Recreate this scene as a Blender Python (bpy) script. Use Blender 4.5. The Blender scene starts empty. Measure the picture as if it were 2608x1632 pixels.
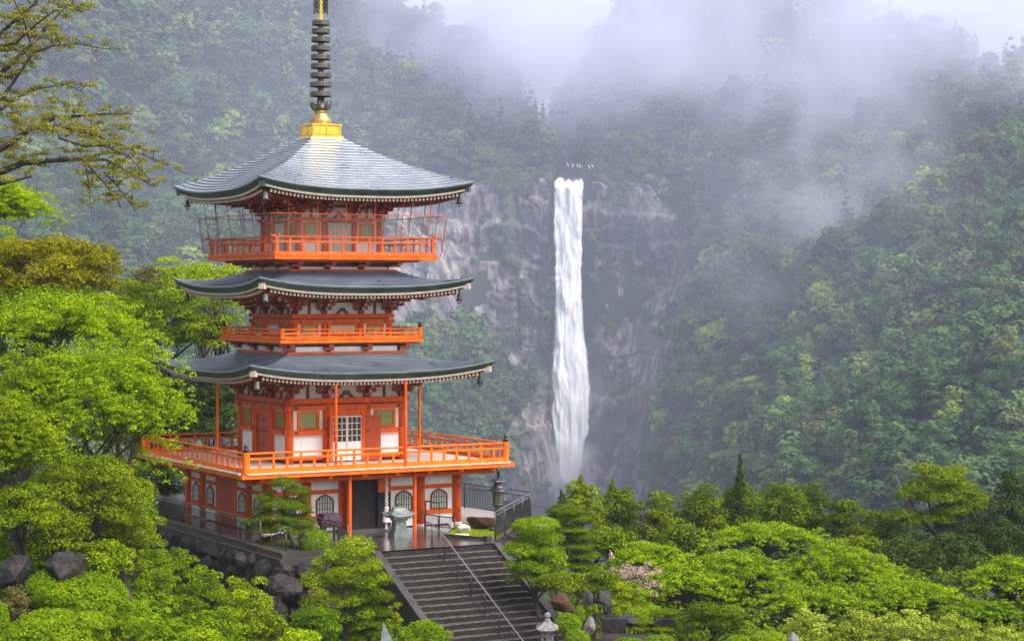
import bpy, math, random
import numpy as np
from mathutils import Vector, Matrix, Euler

random.seed(7)
RNG = np.random.default_rng(7)
scn = bpy.context.scene
col = scn.collection

# ------------------------------------------------------------------ camera, sky, sun, exposure
F_PX, Y0, CX0 = 5220.85, 738.29, 1304.0       # focal length and horizon measured on the photograph
cam_d = bpy.data.cameras.new('camera')
cam = bpy.data.objects.new('camera', cam_d); col.objects.link(cam)
cam.location = (0, 0, 0); cam.rotation_euler = (math.radians(90), 0, 0)
cam_d.sensor_width = 36.0; cam_d.sensor_fit = 'HORIZONTAL'
cam_d.lens = F_PX / 2608 * 36.0
cam_d.shift_y = -(816.0 - Y0) / 2608.0
cam_d.clip_start = 0.5; cam_d.clip_end = 6000
scn.camera = cam

SUN_DIR = Vector((0.70, -0.50, 1.15)).normalized()      # towards the sun
w = bpy.data.worlds.new('World'); scn.world = w; w.use_nodes = True
nt = w.node_tree; nt.nodes.clear()
sky = nt.nodes.new('ShaderNodeTexSky'); sky.sky_type = 'NISHITA'; sky.sun_disc = False
sky.sun_elevation = math.asin(SUN_DIR.z); sky.sun_rotation = math.atan2(SUN_DIR.x, SUN_DIR.y)
sky.air_density = 1.0; sky.dust_density = 4.0; sky.ozone_density = 1.0
hs = nt.nodes.new('ShaderNodeHueSaturation'); hs.inputs['Saturation'].default_value = 0.35
bg = nt.nodes.new('ShaderNodeBackground'); bg.inputs['Strength'].default_value = 0.105
wo = nt.nodes.new('ShaderNodeOutputWorld')
nt.links.new(sky.outputs[0], hs.inputs['Color']); nt.links.new(hs.outputs[0], bg.inputs['Color'])
nt.links.new(bg.outputs[0], wo.inputs['Surface'])

sun_d = bpy.data.lights.new('sun', 'SUN'); sun_d.energy = 1.25; sun_d.angle = math.radians(38)
sun_d.color = (1.0, 0.93, 0.82)
sun = bpy.data.objects.new('sun', sun_d); col.objects.link(sun)
sun.rotation_euler = (-SUN_DIR).to_track_quat('-Z', 'Y').to_euler()
sun.location = (40, -40, 120)

scn.view_settings.view_transform = 'Standard'; scn.view_settings.look = 'None'
scn.view_settings.exposure = 1.62; scn.view_settings.gamma = 1.0
scn.view_settings.use_curve_mapping = False
scn.render.engine = 'CYCLES'
cy = scn.cycles
cy.use_denoising = True; cy.filter_width = 1.6
cy.max_bounces = 8; cy.diffuse_bounces = 3; cy.glossy_bounces = 3; cy.transmission_bounces = 4
cy.volume_bounces = 3; cy.transparent_max_bounces = 12
cy.sample_clamp_indirect = 6.0
cy.volume_step_rate = 1.0; cy.volume_max_steps = 96

# ------------------------------------------------------------------ naming helpers
def tag(o, label=None, cat=None, group=None, kind=None):
    if label: o['label'] = label
    if cat: o['category'] = cat
    if group: o['group'] = group
    if kind: o['kind'] = kind
    return o

def empty(name, loc=(0, 0, 0), rz=0.0):
    o = bpy.data.objects.new(name, None); col.objects.link(o)
    o.location = loc; o.rotation_euler = (0, 0, rz); o.empty_display_size = 0.3
    return o

def put(name, me, m, parent=None, loc=(0, 0, 0), rz=0.0, scale=None):
    o = bpy.data.objects.new(name, me); col.objects.link(o)
    if m is not None and not me.materials: me.materials.append(m)
    o.location = loc; o.rotation_euler = (0, 0, rz)
    if scale is not None: o.scale = scale
    if parent is not None: o.parent = parent
    return o

def at(px, py, Y):
    return np.array([(px - CX0) / F_PX * Y, Y, (Y0 - py) / F_PX * Y])

# ------------------------------------------------------------------ mesh builder
class MB:
    def __init__(s): s.v = []; s.f = []
    def add(s, V, Fs):
        n = len(s.v); s.v += [tuple(p) for p in V]; s.f += [tuple(i + n for i in q) for q in Fs]; return s
    def box(s, x0, x1, y0, y1, z0, z1):
        V = [(x, y, z) for z in (z0, z1) for x, y in ((x0, y0), (x1, y0), (x1, y1), (x0, y1))]
        return s.add(V, [(3, 2, 1, 0), (4, 5, 6, 7), (0, 1, 5, 4), (1, 2, 6, 5), (2, 3, 7, 6), (3, 0, 4, 7)])
    def beam(s, p0, p1, wd, ht, up=(0, 0, 1)):
        p0, p1 = Vector(p0), Vector(p1); d = (p1 - p0).normalized(); u = Vector(up)
        sd = d.cross(u)
        if sd.length < 1e-4: sd = d.cross(Vector((0, 1, 0)))
        sd.normalize(); u = sd.cross(d).normalized()
        V = []
        for p in (p0, p1):
            for a, b in ((-1, -1), (1, -1), (1, 1), (-1, 1)): V.append(p + sd * (a * wd / 2) + u * (b * ht / 2))
        return s.add(V, [(0, 1, 2, 3), (7, 6, 5, 4), (1, 0, 4, 5), (2, 1, 5, 6), (3, 2, 6, 7), (0, 3, 7, 4)])
    def tube(s, pts, rads, n=6, cap=True):
        pts = [Vector(p) for p in pts]
        if not hasattr(rads, '__len__'): rads = [rads] * len(pts)
        V = []; Fs = []
        for i, p in enumerate(pts):
            d = (pts[min(i + 1, len(pts) - 1)] - pts[max(i - 1, 0)]).normalized()
            a = d.cross(Vector((0, 0, 1)))
            if a.length < 0.05: a = d.cross(Vector((0, 1, 0)))
            a.normalize(); b = a.cross(d)
            for k in range(n):
                t = 2 * math.pi * k / n; V.append(p + (a * math.cos(t) + b * math.sin(t)) * rads[i])
        for i in range(len(pts) - 1):
            for k in range(n):
                k2 = (k + 1) % n; Fs.append((i * n + k, i * n + k2, (i + 1) * n + k2, (i + 1) * n + k))
        if cap: Fs.append(tuple(range(n - 1, -1, -1))); Fs.append(tuple((len(pts) - 1) * n + k for k in range(n)))
        return s.add(V, Fs)
    def lathe(s, prof, c=(0, 0), n=20, phase=0.0, wave=0.0):
        V = []; Fs = []
        for r, z in prof:
            for k in range(n):
                t = 2 * math.pi * k / n + phase; V.append((c[0] + r * math.cos(t), c[1] + r * math.sin(t), z))
        for i in range(len(prof) - 1):
            for k in range(n):
                k2 = (k + 1) % n; Fs.append((i * n + k, i * n + k2, (i + 1) * n + k2, (i + 1) * n + k))
        Fs.append(tuple(range(n - 1, -1, -1))); Fs.append(tuple((len(prof) - 1) * n + k for k in range(n)))
        return s.add(V, Fs)
    def prism(s, poly, y0, y1):            # polygon in (x, z), extruded along y
        n = len(poly); V = [(x, y0, z) for x, z in poly] + [(x, y1, z) for x, z in poly]
        Fs = [tuple(range(n)), tuple(range(2 * n - 1, n - 1, -1))]
        Fs += [((i + 1) % n, i, n + i, n + (i + 1) % n) for i in range(n)]
        return s.add(V, Fs)
    def slab(s, poly, z0, z1):             # polygon in (x, y), counter-clockwise
        n = len(poly); V = [(x, y, z0) for x, y in poly] + [(x, y, z1) for x, y in poly]
        Fs = [tuple(range(n - 1, -1, -1)), tuple(range(n, 2 * n))]
        Fs += [(i, (i + 1) % n, n + (i + 1) % n, n + i) for i in range(n)]
        return s.add(V, Fs)
    def mesh(s, name, smooth=False):
        me = bpy.data.meshes.new(name); me.from_pydata(s.v, [], s.f); me.update()
        if smooth: me.polygons.foreach_set('use_smooth', [True] * len(me.polygons))
        return me
    def build(s, name, m, parent=None, loc=(0, 0, 0), rz=0.0, smooth=False, **kw):
        return tag(put(name, s.mesh(name, smooth), m, parent, loc, rz), **kw)

def mesh_np(name, V, Fq, attrs=None, smooth=False, mats=()):
    V = np.asarray(V, np.float32); Fq = np.asarray(Fq, np.int32); k = Fq.shape[1]
    me = bpy.data.meshes.new(name)
    me.vertices.add(len(V)); me.vertices.foreach_set('co', V.ravel())
    me.loops.add(Fq.size); me.loops.foreach_set('vertex_index', Fq.ravel())
    me.polygons.add(len(Fq)); me.polygons.foreach_set('loop_start', np.arange(0, Fq.size, k, dtype=np.int32))
    if smooth: me.polygons.foreach_set('use_smooth', np.ones(len(Fq), bool))
    for an, arr in (attrs or {}).items():
        a = me.attributes.new(an, 'FLOAT', 'POINT'); a.data.foreach_set('value', np.asarray(arr, np.float32))
    me.update(calc_edges=True)
    for m in mats: me.materials.append(m)
    return me

def grid_faces(nr, nc):
    i = np.arange(nr - 1)[:, None] * nc + np.arange(nc - 1)[None, :]
    i = i.ravel(); return np.stack([i, i + 1, i + nc + 1, i + nc], 1)

# ------------------------------------------------------------------ value noise
def _h(ix, iy, iz, seed):
    n = (ix * 374761393 + iy * 668265263 + iz * 1274126177 + seed * 974711) & 0xffffffff
    n = ((n ^ (n >> 13)) * 1274126177) & 0xffffffff
    return ((n ^ (n >> 16)) & 0xffff) / 65535.0
def vnoise(x, y, z=0.0, seed=0):
    x = np.asarray(x, float); y = np.asarray(y, float); z = np.zeros_like(x) + z
    ix, iy, iz = np.floor(x).astype(np.int64), np.floor(y).astype(np.int64), np.floor(z).astype(np.int64)
    fx, fy, fz = x - ix, y - iy, z - iz
    fx, fy, fz = [t * t * (3 - 2 * t) for t in (fx, fy, fz)]
    r = 0
    for a in (0, 1):
        for b in (0, 1):
            for c in (0, 1):
                r = r + _h(ix + a, iy + b, iz + c, seed) * (fx if a else 1 - fx) * (fy if b else 1 - fy) * (fz if c else 1 - fz)
    return r * 2 - 1
def fbm(x, y, z=0.0, oct=4, seed=0):
    r = 0; a = 1.0; fr = 1.0
    for o in range(oct):
        r = r + a * vnoise(np.asarray(x) * fr, np.asarray(y) * fr, np.asarray(z) * fr, seed + o * 17); a *= .5; fr *= 2.03
    return r
def smooth(x, a, b):
    t = np.clip((np.asarray(x, float) - a) / (b - a), 0, 1); return t * t * (3 - 2 * t)

# ------------------------------------------------------------------ materials
def nd(t, ty, **kw):
    n = t.nodes.new(ty)
    for k, v in kw.items():
        if k in n.inputs: n.inputs[k].default_value = v
        else: setattr(n, k, v)
    return n
def mat(name, c, rough=.6, spec=.5, metal=0.0, var=.12, scale=6.0, bump=0.0, bscale=30.0, stretch=(1, 1, 1), c2=None, coat=0.0):
    m = bpy.data.materials.new(name); m.use_nodes = True; t = m.node_tree
    b = t.nodes['Principled BSDF']
    tc = nd(t, 'ShaderNodeTexCoord'); mp = nd(t, 'ShaderNodeMapping'); mp.inputs['Scale'].default_value = stretch
    t.links.new(tc.outputs['Object'], mp.inputs[0])
    n = nd(t, 'ShaderNodeTexNoise', Scale=scale, Detail=6.0, Roughness=.6); t.links.new(mp.outputs[0], n.inputs['Vector'])
    r = nd(t, 'ShaderNodeValToRGB')
    lo = tuple(x * (1 - var) for x in c); hi = tuple(min(1, x * (1 + var)) for x in (c2 or c))
    r.color_ramp.elements[0].position = .32; r.color_ramp.elements[1].position = .68
    r.color_ramp.elements[0].color = (*lo, 1); r.color_ramp.elements[1].color = (*hi, 1)
    t.links.new(n.outputs[0], r.inputs[0]); t.links.new(r.outputs[0], b.inputs['Base Color'])
    b.inputs['Metallic'].default_value = metal; b.inputs['Specular IOR Level'].default_value = spec
    b.inputs['Coat Weight'].default_value = coat; b.inputs['Coat Roughness'].default_value = .08
    rr = nd(t, 'ShaderNodeMapRange'); rr.inputs[3].default_value = max(0.02, rough - .1); rr.inputs[4].default_value = min(1, rough + .1)
    t.links.new(n.outputs[0], rr.inputs[0]); t.links.new(rr.outputs[0], b.inputs['Roughness'])
    if bump:
        n2 = nd(t, 'ShaderNodeTexNoise', Scale=bscale, Detail=8.0, Roughness=.65); t.links.new(mp.outputs[0], n2.inputs['Vector'])
        bp = nd(t, 'ShaderNodeBump', Strength=bump, Distance=.05); t.links.new(n2.outputs[0], bp.inputs['Height'])
        t.links.new(bp.outputs[0], b.inputs['Normal'])
    return m

def leaf_mat(name, dark, mid, light, transl=.35, rough=.5):
    m = bpy.data.materials.new(name); m.use_nodes = True; t = m.node_tree; t.nodes.clear()
    a = nd(t, 'ShaderNodeAttribute', attribute_name='tint')
    r = nd(t, 'ShaderNodeValToRGB'); e = r.color_ramp.elements
    e[0].position = 0.0; e[0].color = (*dark, 1); e[1].position = 1.0; e[1].color = (*light, 1)
    k = e.new(.5); k.color = (*mid, 1)
    t.links.new(a.outputs['Fac'], r.inputs[0])
    b = nd(t, 'ShaderNodeBsdfPrincipled', Roughness=rough); b.inputs['Specular IOR Level'].default_value = .03
    tr = nd(t, 'ShaderNodeBsdfTranslucent'); mx = nd(t, 'ShaderNodeMixShader'); mx.inputs[0].default_value = transl
    o = nd(t, 'ShaderNodeOutputMaterial')
    t.links.new(r.outputs[0], b.inputs['Base Color']); t.links.new(r.outputs[0], tr.inputs['Color'])
    t.links.new(b.outputs[0], mx.inputs[1]); t.links.new(tr.outputs[0], mx.inputs[2]); t.links.new(mx.outputs[0], o.inputs[0])
    return m

M = {}
M['verm'] = mat('vermilion_paint', (.66, .088, .003), .55, spec=.2, var=.22, scale=1.6, bump=.12, stretch=(2.5, 2.5, .6), c2=(.66, .10, .006))
M['orange'] = mat('orange_paint', (.74, .128, .003), .55, spec=.2, var=.20, scale=2.0, bump=.12, c2=(.76, .15, .005))
M['door'] = mat('weathered_red_door', (.42, .055, .006), .5, var=.25, scale=3, stretch=(4, 4, .6))
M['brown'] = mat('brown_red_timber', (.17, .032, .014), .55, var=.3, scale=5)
M['bracket'] = mat('bracket_red', (.30, .05, .018), .55, var=.3, scale=5)
M['white'] = mat('white_plaster', (.78, .75, .75), .75, var=.07, scale=1.5, stretch=(3, 3, .6))
M['cream'] = mat('cream_paint', (.52, .41, .34), .6, var=.2, scale=8)
M['green'] = mat('green_slat', (.23, .30, .035), .5, var=.1)
M['dkgreen'] = mat('dark_green_back', (.03, .045, .012), .7)
M['copper'] = mat('wet_copper_sheet', (.43, .47, .535), .30, metal=.9, var=.14, scale=.9, c2=(.44, .46, .49), bump=0, bscale=14, stretch=(1, 1, 1))
M['patina'] = mat('dark_patina_edge', (.05, .075, .075), .4, metal=.3, var=.4, scale=1.5)
M['bronze'] = mat('weathered_bronze', (.10, .095, .075), .5, metal=.5, var=.45, scale=4, bump=.2)
M['gold'] = mat('gilt_metal', (.85, .52, .07), .28, metal=.9, var=.25, scale=3)
M['brass'] = mat('aged_brass', (.42, .29, .10), .4, metal=.7, var=.35, scale=4)
M['iron'] = mat('black_iron', (.018, .018, .02), .35, spec=.6, var=.2)
M['dark'] = mat('dark_interior', (.012, .010, .010), .8)
M['glass'] = mat('dark_pane', (.05, .035, .04), .12, spec=.6)
M['screen'] = mat('pale_lattice', (.75, .70, .66), .6, var=.05)
M['cusp'] = mat('window_frame_brown', (.16, .035, .02), .45, var=.2)
M['bars'] = mat('olive_window_bars', (.11, .095, .045), .5, var=.2)
M['barback'] = mat('pale_window_paper', (.55, .56, .48), .7)
M['steel'] = mat('brown_steel', (.05, .035, .032), .3, spec=.6, metal=.3)
M['steelrail'] = mat('wet_steel_rail', (.45, .42, .42), .22, metal=.9, var=.1)
M['wet'] = mat('wet_dark_paving', (.055, .047, .045), .14, spec=.7, var=.45, scale=.9, bump=.06, bscale=9)
M['conc'] = mat('wet_concrete', (.046, .039, .036), .35, spec=.45, var=.4, scale=1.6, bump=.15, bscale=14)
M['step'] = mat('wet_stair_stone', (.025, .021, .020), .32, spec=.35, var=.55, scale=1.4, bump=.15, bscale=18)
M['nosing'] = mat('mossy_skylit_tread', (.105, .095, .08), .28, var=.4, scale=4)  # mossy treads paler than risers: sky reflection on wet stone put into colour
M['stone'] = mat('dark_wall_stone', (.026, .021, .021), .6, spec=.22, var=.6, scale=2.2, bump=.9, bscale=5)
M['rockgrey'] = mat('grey_boulder', (.045, .040, .042), .65, spec=.2, var=.5, scale=2.5, bump=.8, bscale=7)
M['rockbrown'] = mat('brown_boulder', (.08, .04, .022), .65, spec=.2, var=.5, scale=3, bump=.9, bscale=8)
M['rockpale'] = mat('pale_stone', (.55, .53, .45), .6, var=.3, scale=3, bump=.4)
M['granite'] = mat('lichen_granite', (.20, .185, .18), .75, var=.6, scale=14, bump=.9, bscale=22)
M['bluegrey'] = mat('grey_green_bronze', (.16, .19, .185), .4, metal=.35, var=.35, scale=4, bump=.2)
M['rope'] = mat('white_rope', (.66, .58, .53), .8, var=.2, scale=20)
M['cloth'] = mat('worn_red_cloth', (.13, .025, .022), .8, spec=.1, var=.5, scale=5, c2=(.05, .045, .08))
M['bark'] = mat('dark_wet_bark', (.035, .026, .020), .7, var=.4, scale=6, bump=.6, bscale=16)
M['barkfar'] = mat('pale_far_bark', (.13, .11, .09), .8, var=.3, scale=2)
M['soil'] = mat('garden_soil', (.030, .030, .014), .9, var=.6, scale=.8, bump=.5, bscale=6, c2=(.04, .06, .012))
M['lawn'] = mat('moss_lawn', (.24, .30, .02), .8, var=.3, scale=3, bump=.6, bscale=40)
M['gravel'] = mat('pale_wet_gravel', (.30, .27, .255), .5, var=.25, scale=8, bump=.4, bscale=60)
M['lvalley'] = mat('forest_floor', (.022, .034, .018), .9, var=.4, scale=.02)

# leaves: dark / mid / light natural colours of each kind
M['maple'] = leaf_mat('maple_leaf', (.05, .115, .002), (.205, .325, .003), (.385, .485, .005), .32)
M['lime'] = leaf_mat('lime_leaf', (.07, .12, .002), (.195, .29, .003), (.37, .45, .008), .32)
M['olive'] = leaf_mat('olive_leaf', (.04, .075, .002), (.125, .195, .004), (.27, .34, .008), .3)
M['gold_l'] = leaf_mat('golden_leaf', (.09, .085, .003), (.245, .23, .005), (.40, .36, .01), .35)
M['pine'] = leaf_mat('pine_needle', (.025, .055, .002), (.105, .165, .004), (.25, .29, .008), .25)
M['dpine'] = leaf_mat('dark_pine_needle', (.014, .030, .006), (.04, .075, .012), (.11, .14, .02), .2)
M['azalea'] = leaf_mat('azalea_leaf', (.04, .085, .002), (.13, .24, .003), (.28, .37, .006), .35)
M['varieg'] = leaf_mat('pale_edged_leaf', (.07, .10, .004), (.21, .29, .010), (.52, .56, .09), .3)
M['russet'] = leaf_mat('russet_leaf', (.07, .06, .012), (.16, .14, .035), (.33, .24, .08), .35)
M['young'] = leaf_mat('young_bronze_leaf', (.09, .09, .008), (.22, .215, .025), (.37, .33, .06), .35)
M['blossom'] = leaf_mat('pink_blossom', (.16, .15, .05), (.52, .34, .33), (.75, .55, .52), .3)
def far_leaf():
    m = leaf_mat('forest_leaf', (.02, .03, .012), (.05, .08, .03), (.2, .3, .04), .25, .7)
    e = [n for n in m.node_tree.nodes if n.type == 'VALTORGB'][0].color_ramp
    while len(e.elements) > 1: e.elements.remove(e.elements[-1])
    for i, (p, c) in enumerate([(0, (.026, .06, .026)), (.3, (.062, .13, .042)), (.52, (.105, .195, .052)), (.66, (.17, .185, .07)), (.8, (.20, .32, .045)), (1, (.28, .43, .05))]):
        k = e.elements[0] if i == 0 else e.elements.new(p)
        k.position = p; k.color = (*c, 1)
    return m
M['far'] = far_leaf()
# ------------------------------------------------------------------ foliage
def leaf_quads(P, N, L, Wd, rng, jit=.55):
    n = len(P)
    N = N + rng.normal(0, jit, (n, 3)); N /= np.linalg.norm(N, axis=1, keepdims=True) + 1e-9
    t = rng.normal(0, 1, (n, 3)); t -= N * (t * N).sum(1, keepdims=True); t /= np.linalg.norm(t, axis=1, keepdims=True) + 1e-9
    b = np.cross(N, t); L = np.broadcast_to(np.asarray(L, float), (n,))[:, None] * rng.uniform(.7, 1.3, (n, 1)); Wd = L * Wd
    V = np.stack([P - t * L / 2, P + b * Wd / 2 - t * L * .08, P + t * L / 2, P - b * Wd / 2 - t * L * .08], 1).reshape(-1, 3)
    return V

def pad_points(c, R, n, rng, lo=.6, zmin=-.45, flat=0.0):
    d = rng.normal(0, 1, (int(n * 2.2) + 8, 3)); d /= np.linalg.norm(d, axis=1, keepdims=True)
    d = d[d[:, 2] > zmin][:n]
    rad = rng.uniform(lo ** 3, 1, (len(d), 1)) ** (1 / 3)
    lump = 1 + .16 * vnoise(d[:, 0] * 3.1 + c[0] * 2, d[:, 1] * 3.1 + c[1], d[:, 2] * 3.1, 5)[:, None]
    p = np.asarray(c) + d * np.asarray(R) * rad * lump
    nn = d / np.asarray(R); nn /= np.linalg.norm(nn, axis=1, keepdims=True); nn[:, 2] += .55
    return p, nn, rad[:, 0]

def foliage(pads, leaf, dens, rng, mat_, name='crown', wd=.62, jit=.55, tintvar=.16, zmin=-.45, lo=.6):
    """pads: (centre, radii, tint). One mesh of real leaf-sized faces spread through the pads' shells."""
    Vs = []; Ts = []
    for c, R, tn in pads:
        R = np.asarray(R, float)
        area = 2.4 * math.pi * ((R[0] * R[1]) ** 1.6 + (R[0] * R[2]) ** 1.6 + (R[1] * R[2]) ** 1.6) ** (1 / 1.6) / 1.44
        n = int(max(12, dens * area / (leaf * leaf * wd * .5)))
        p, nn, rd = pad_points(c, R, n, rng, lo=lo, zmin=zmin)
        Vs.append(leaf_quads(p, nn, leaf, wd, rng, jit))
        Ts.append(np.repeat(np.clip(tn + rng.normal(0, tintvar, len(p)), 0, 1), 4))
    V = np.concatenate(Vs); T = np.concatenate(Ts)
    Fq = np.arange(len(V)).reshape(-1, 4)
    return mesh_np(name, V, Fq, {'tint': T}, mats=(mat_,))

def spread_pads(c, R, n, pr, rng, flat=.55, lo=.45, zlo=-.5, tint=.5, tv=.13, asp=1.0):
    """n pads spread over an ellipsoid crown (best-candidate), larger ones low, lighter ones on top is left to the light."""
    c = np.asarray(c, float); R = np.asarray(R, float); got = []
    for i in range(n):
        best, bd = None, -1
        for k in range(10):
            d = rng.normal(0, 1, 3); d /= np.linalg.norm(d)
            if d[2] < zlo: d[2] = -d[2]
            q = d * rng.uniform(lo, 1.0)
            dd = min([np.linalg.norm(q - g) for g in got] or [9])
            if dd > bd: best, bd = q, dd
        got.append(best)
    out = []
    for q in got:
        s = pr * rng.uniform(.7, 1.3)
        out.append((c + q * (R - np.array([s, s, s * flat]) * .55), (s * rng.uniform(.85, 1.2), s * rng.uniform(.85, 1.2), s * flat * rng.uniform(.8, 1.2)), tint + rng.normal(0, tv)))
    return out

def limbs(base, fork, pads, r0, rng, nmax=14, sag=.12):
    mb = MB(); base = Vector(base); fork = Vector(fork)
    mid = base.lerp(fork, .5) + Vector((rng.normal(0, .08), rng.normal(0, .08), 0)) * (fork - base).length
    mb.tube([base, mid, fork], [r0, r0 * .8, r0 * .62], 7)
    idx = list(range(len(pads))); rng.shuffle(idx)
    for j in idx[:nmax]:
        c = Vector(pads[j][0]); c.z -= pads[j][1][2] * .15
        d = c - fork; L = d.length
        st = base.lerp(fork, rng.uniform(.75, 1.0))
        m1 = st.lerp(c, .4) + Vector((rng.normal(0, .1), rng.normal(0, .1), rng.uniform(-.02, sag))) * L
        m2 = st.lerp(c, .75) + Vector((rng.normal(0, .06), rng.normal(0, .06), rng.uniform(0, sag))) * L
        mb.tube([st, m1, m2, c], [r0 * .42, r0 * .3, r0 * .2, r0 * .07], 5, cap=False)
        for q in range(2):
            e = c + Vector(rng.normal(0, .5, 3)) * pads[j][1][0]
            mb.tube([m2, m2.lerp(e, .5) + Vector((0, 0, .05 * L)), e], [r0 * .16, r0 * .1, r0 * .04], 4, cap=False)
    return mb

def tree(name, label, cat, base, pads, leaf, dens, m, rng, group=None, r0=.14, fork=None, nl=14, wd=.62, jit=.55, zmin=-.45, tv=.16, lo=.6, sag=.12, bark='bark', cname='crown'):
    base = np.asarray(base, float)
    root = empty(name, base); tag(root, label, cat, group)
    P = [(np.asarray(c) - base, R, t) for c, R, t in pads]
    put(cname, foliage(P, leaf, dens, rng, M[m], cname, wd, jit, tv, zmin, lo), None, root)
    if r0:
        cen = np.mean([p[0] for p in P], axis=0)
        fk = np.asarray(fork) - base if fork is not None else np.array([cen[0] * .6, cen[1] * .6, max(.3, min(p[0][2] for p in P) * .8)])
        limbs((0, 0, -.1), fk, P, r0, rng, nl, sag).build('trunk', M[bark], root)
    return root

def pxpads(lst, Y, squash=.55, dep=1.0):
    """pads from (px, py, half width px, half height px, tint[, depth offset]) measured on the photograph."""
    o = []
    for q in lst:
        yy = Y + (q[5] if len(q) > 5 else 0); c = at(q[0], q[1], yy); k = yy / F_PX
        o.append((c, (q[2] * k, q[2] * k * dep, q[3] * k), q[4]))
    return o

# ------------------------------------------------------------------ pagoda frame of reference
PA = math.radians(29.6437); PCX, PCY, ZB = -7.9286, 85.0, -9.5
CA, SA = math.cos(PA), math.sin(PA)
def rl(r, l, z=0.0): return (PCX + r * CA - l * SA, PCY + r * SA + l * CA, z)
def to_rl(X, Y): 
    dx, dy = np.asarray(X) - PCX, np.asarray(Y) - PCY
    return dx * CA + dy * SA, -dx * SA + dy * CA

# ------------------------------------------------------------------ ground of the garden
def ground_z(X, Y):
    r, l = to_rl(X, Y)
    d = -(r + 6.5)
    z = -12.4 + smooth(d, 0, 14) * np.clip(3.2 + (l + 18) * .11, 2.2, 6.5)
    z = z + np.clip(d - 14, 0, 60) * .12
    z = z - smooth(r, 3, 18) * smooth(l, -12, 10) * 2.5
    z = z - smooth(np.asarray(Y), 104, 170) * smooth(r + 10, -8, 10) * 70
    z = z - smooth(np.asarray(Y), 130, 260) * 90
    z = z + .25 * fbm(np.asarray(X) * .25, np.asarray(Y) * .25, oct=3, seed=3)
    inside = (r > -5.9) & (r < 7.2) & (l > -10.0) & (l < 12.5)
    z = np.where(inside, np.minimum(z, -12.0), z)
    return z
def gz(X, Y): return float(ground_z(np.array([X]), np.array([Y]))[0])
gx = np.concatenate([np.linspace(-160, -40, 18)[:-1], np.linspace(-40, 45, 115), np.linspace(45, 200, 22)[1:]])
gy = np.concatenate([np.linspace(-25, 40, 14)[:-1], np.linspace(40, 130, 110), np.linspace(130, 330, 30)[1:]])
GX, GY = np.meshgrid(gx, gy)
GZ = ground_z(GX.ravel(), GY.ravel())
garden = put('ground', mesh_np('ground', np.stack([GX.ravel(), GY.ravel(), GZ], 1), grid_faces(len(gy), len(gx)), smooth=True), M['soil'])
tag(garden, 'dark mossy garden soil under the shrubs below the terrace', kind='structure')

# ------------------------------------------------------------------ valley sides (terrain in front of the camera, seen from its azimuths)
VKEY = {
 -1500: [(1300, 380), (800, 520), (300, 690), (-350, 840)],
 -500: [(1300, 440), (800, 590), (300, 740), (-350, 880)],
 0: [(1250, 470), (760, 620), (350, 760), (0, 880), (-150, 940)],
 500: [(1250, 545), (700, 700), (300, 820), (0, 900), (-110, 950)],
 900: [(1250, 620), (800, 745), (480, 840), (200, 900), (-60, 970)],
 1020: [(1250, 660), (820, 765), (480, 855), (250, 900), (20, 950)],
 1110: [(1250, 690), (870, 795), (480, 862), (300, 890), (60, 945)],
 1180: [(1250, 720), (860, 820), (480, 864), (310, 890), (130, 945)],
 1250: [(1270, 755), (890, 838), (480, 866), (350, 890), (250, 935), (140, 985)],
 1400: [(1290, 815), (900, 856), (464, 868), (420, 885), (350, 930)],
 1428: [(1300, 830), (900, 858), (466, 870), (450, 890), (425, 940), (350, 1000), (255, 1060)],
 1462: [(1300, 832), (900, 858), (466, 870), (450, 890), (425, 940), (340, 1000), (240, 1060)],
 1500: [(1290, 820), (900, 854), (462, 868), (415, 890), (280, 950), (150, 1010)],
 1600: [(1280, 790), (900, 846), (472, 866), (340, 895), (0, 985)],
 1700: [(1280, 735), (900, 800), (680, 850), (470, 875), (300, 905), (-70, 1010)],
 1800: [(1340, 635), (900, 745), (600, 825), (300, 905), (-80, 1010)],
 2000: [(1360, 535), (900, 660), (500, 780), (200, 880), (-50, 970)],
 2300: [(1360, 455), (900, 580), (500, 720), (90, 890)],
 2608: [(1360, 405), (900, 520), (500, 660), (200, 790)],
 3200: [(1300, 390), (850, 490), (450, 620), (260, 720)],
 4200: [(1300, 340), (850, 430), (450, 560), (200, 680)],
}
KX = np.array(sorted(VKEY)); NT = 70
def _res(lst):
    a = np.array(lst, float); z = (Y0 - a[:, 0]) / F_PX * a[:, 1]
    s = np.concatenate([[0], np.cumsum(np.hypot(np.diff(a[:, 1]), np.diff(z)))]); s /= s[-1]
    t = np.linspace(0, 1, NT); return np.interp(t, s, a[:, 1]), np.interp(t, s, z)
KT = np.array([_res(VKEY[k]) for k in KX])           # key, (Y, z), t
def slope_pt(px, t):
    px = np.asarray(px, float); ti = np.clip(np.asarray(t, float), 0, 1) * (NT - 1)
    i = np.clip(np.searchsorted(KX, px) - 1, 0, len(KX) - 2); f = (px - KX[i]) / (KX[i + 1] - KX[i]); f = np.clip(f, 0, 1)
    j = np.clip(ti.astype(int), 0, NT - 2); g = ti - j
    def lk(c): 
        A = KT[:, c, :]; return (A[i, j] * (1 - g) + A[i, j + 1] * g) * (1 - f) + (A[i + 1, j] * (1 - g) + A[i + 1, j + 1] * g) * f
    Y, z = lk(0), lk(1); X = (px - CX0) / F_PX * Y
    n = fbm(X / 60, z / 40 + Y / 90, oct=3, seed=21); k = 1 - np.exp(-((px - 1445) / 260) ** 2)
    Y = Y - 14 * n * k; X = (px - CX0) / F_PX * Y
    return X, Y, z + 3 * n * k
vpx = np.unique(np.concatenate([np.linspace(-1500, 900, 50), np.linspace(900, 1800, 90), np.linspace(1800, 4200, 60)]))
rows = []
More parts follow.
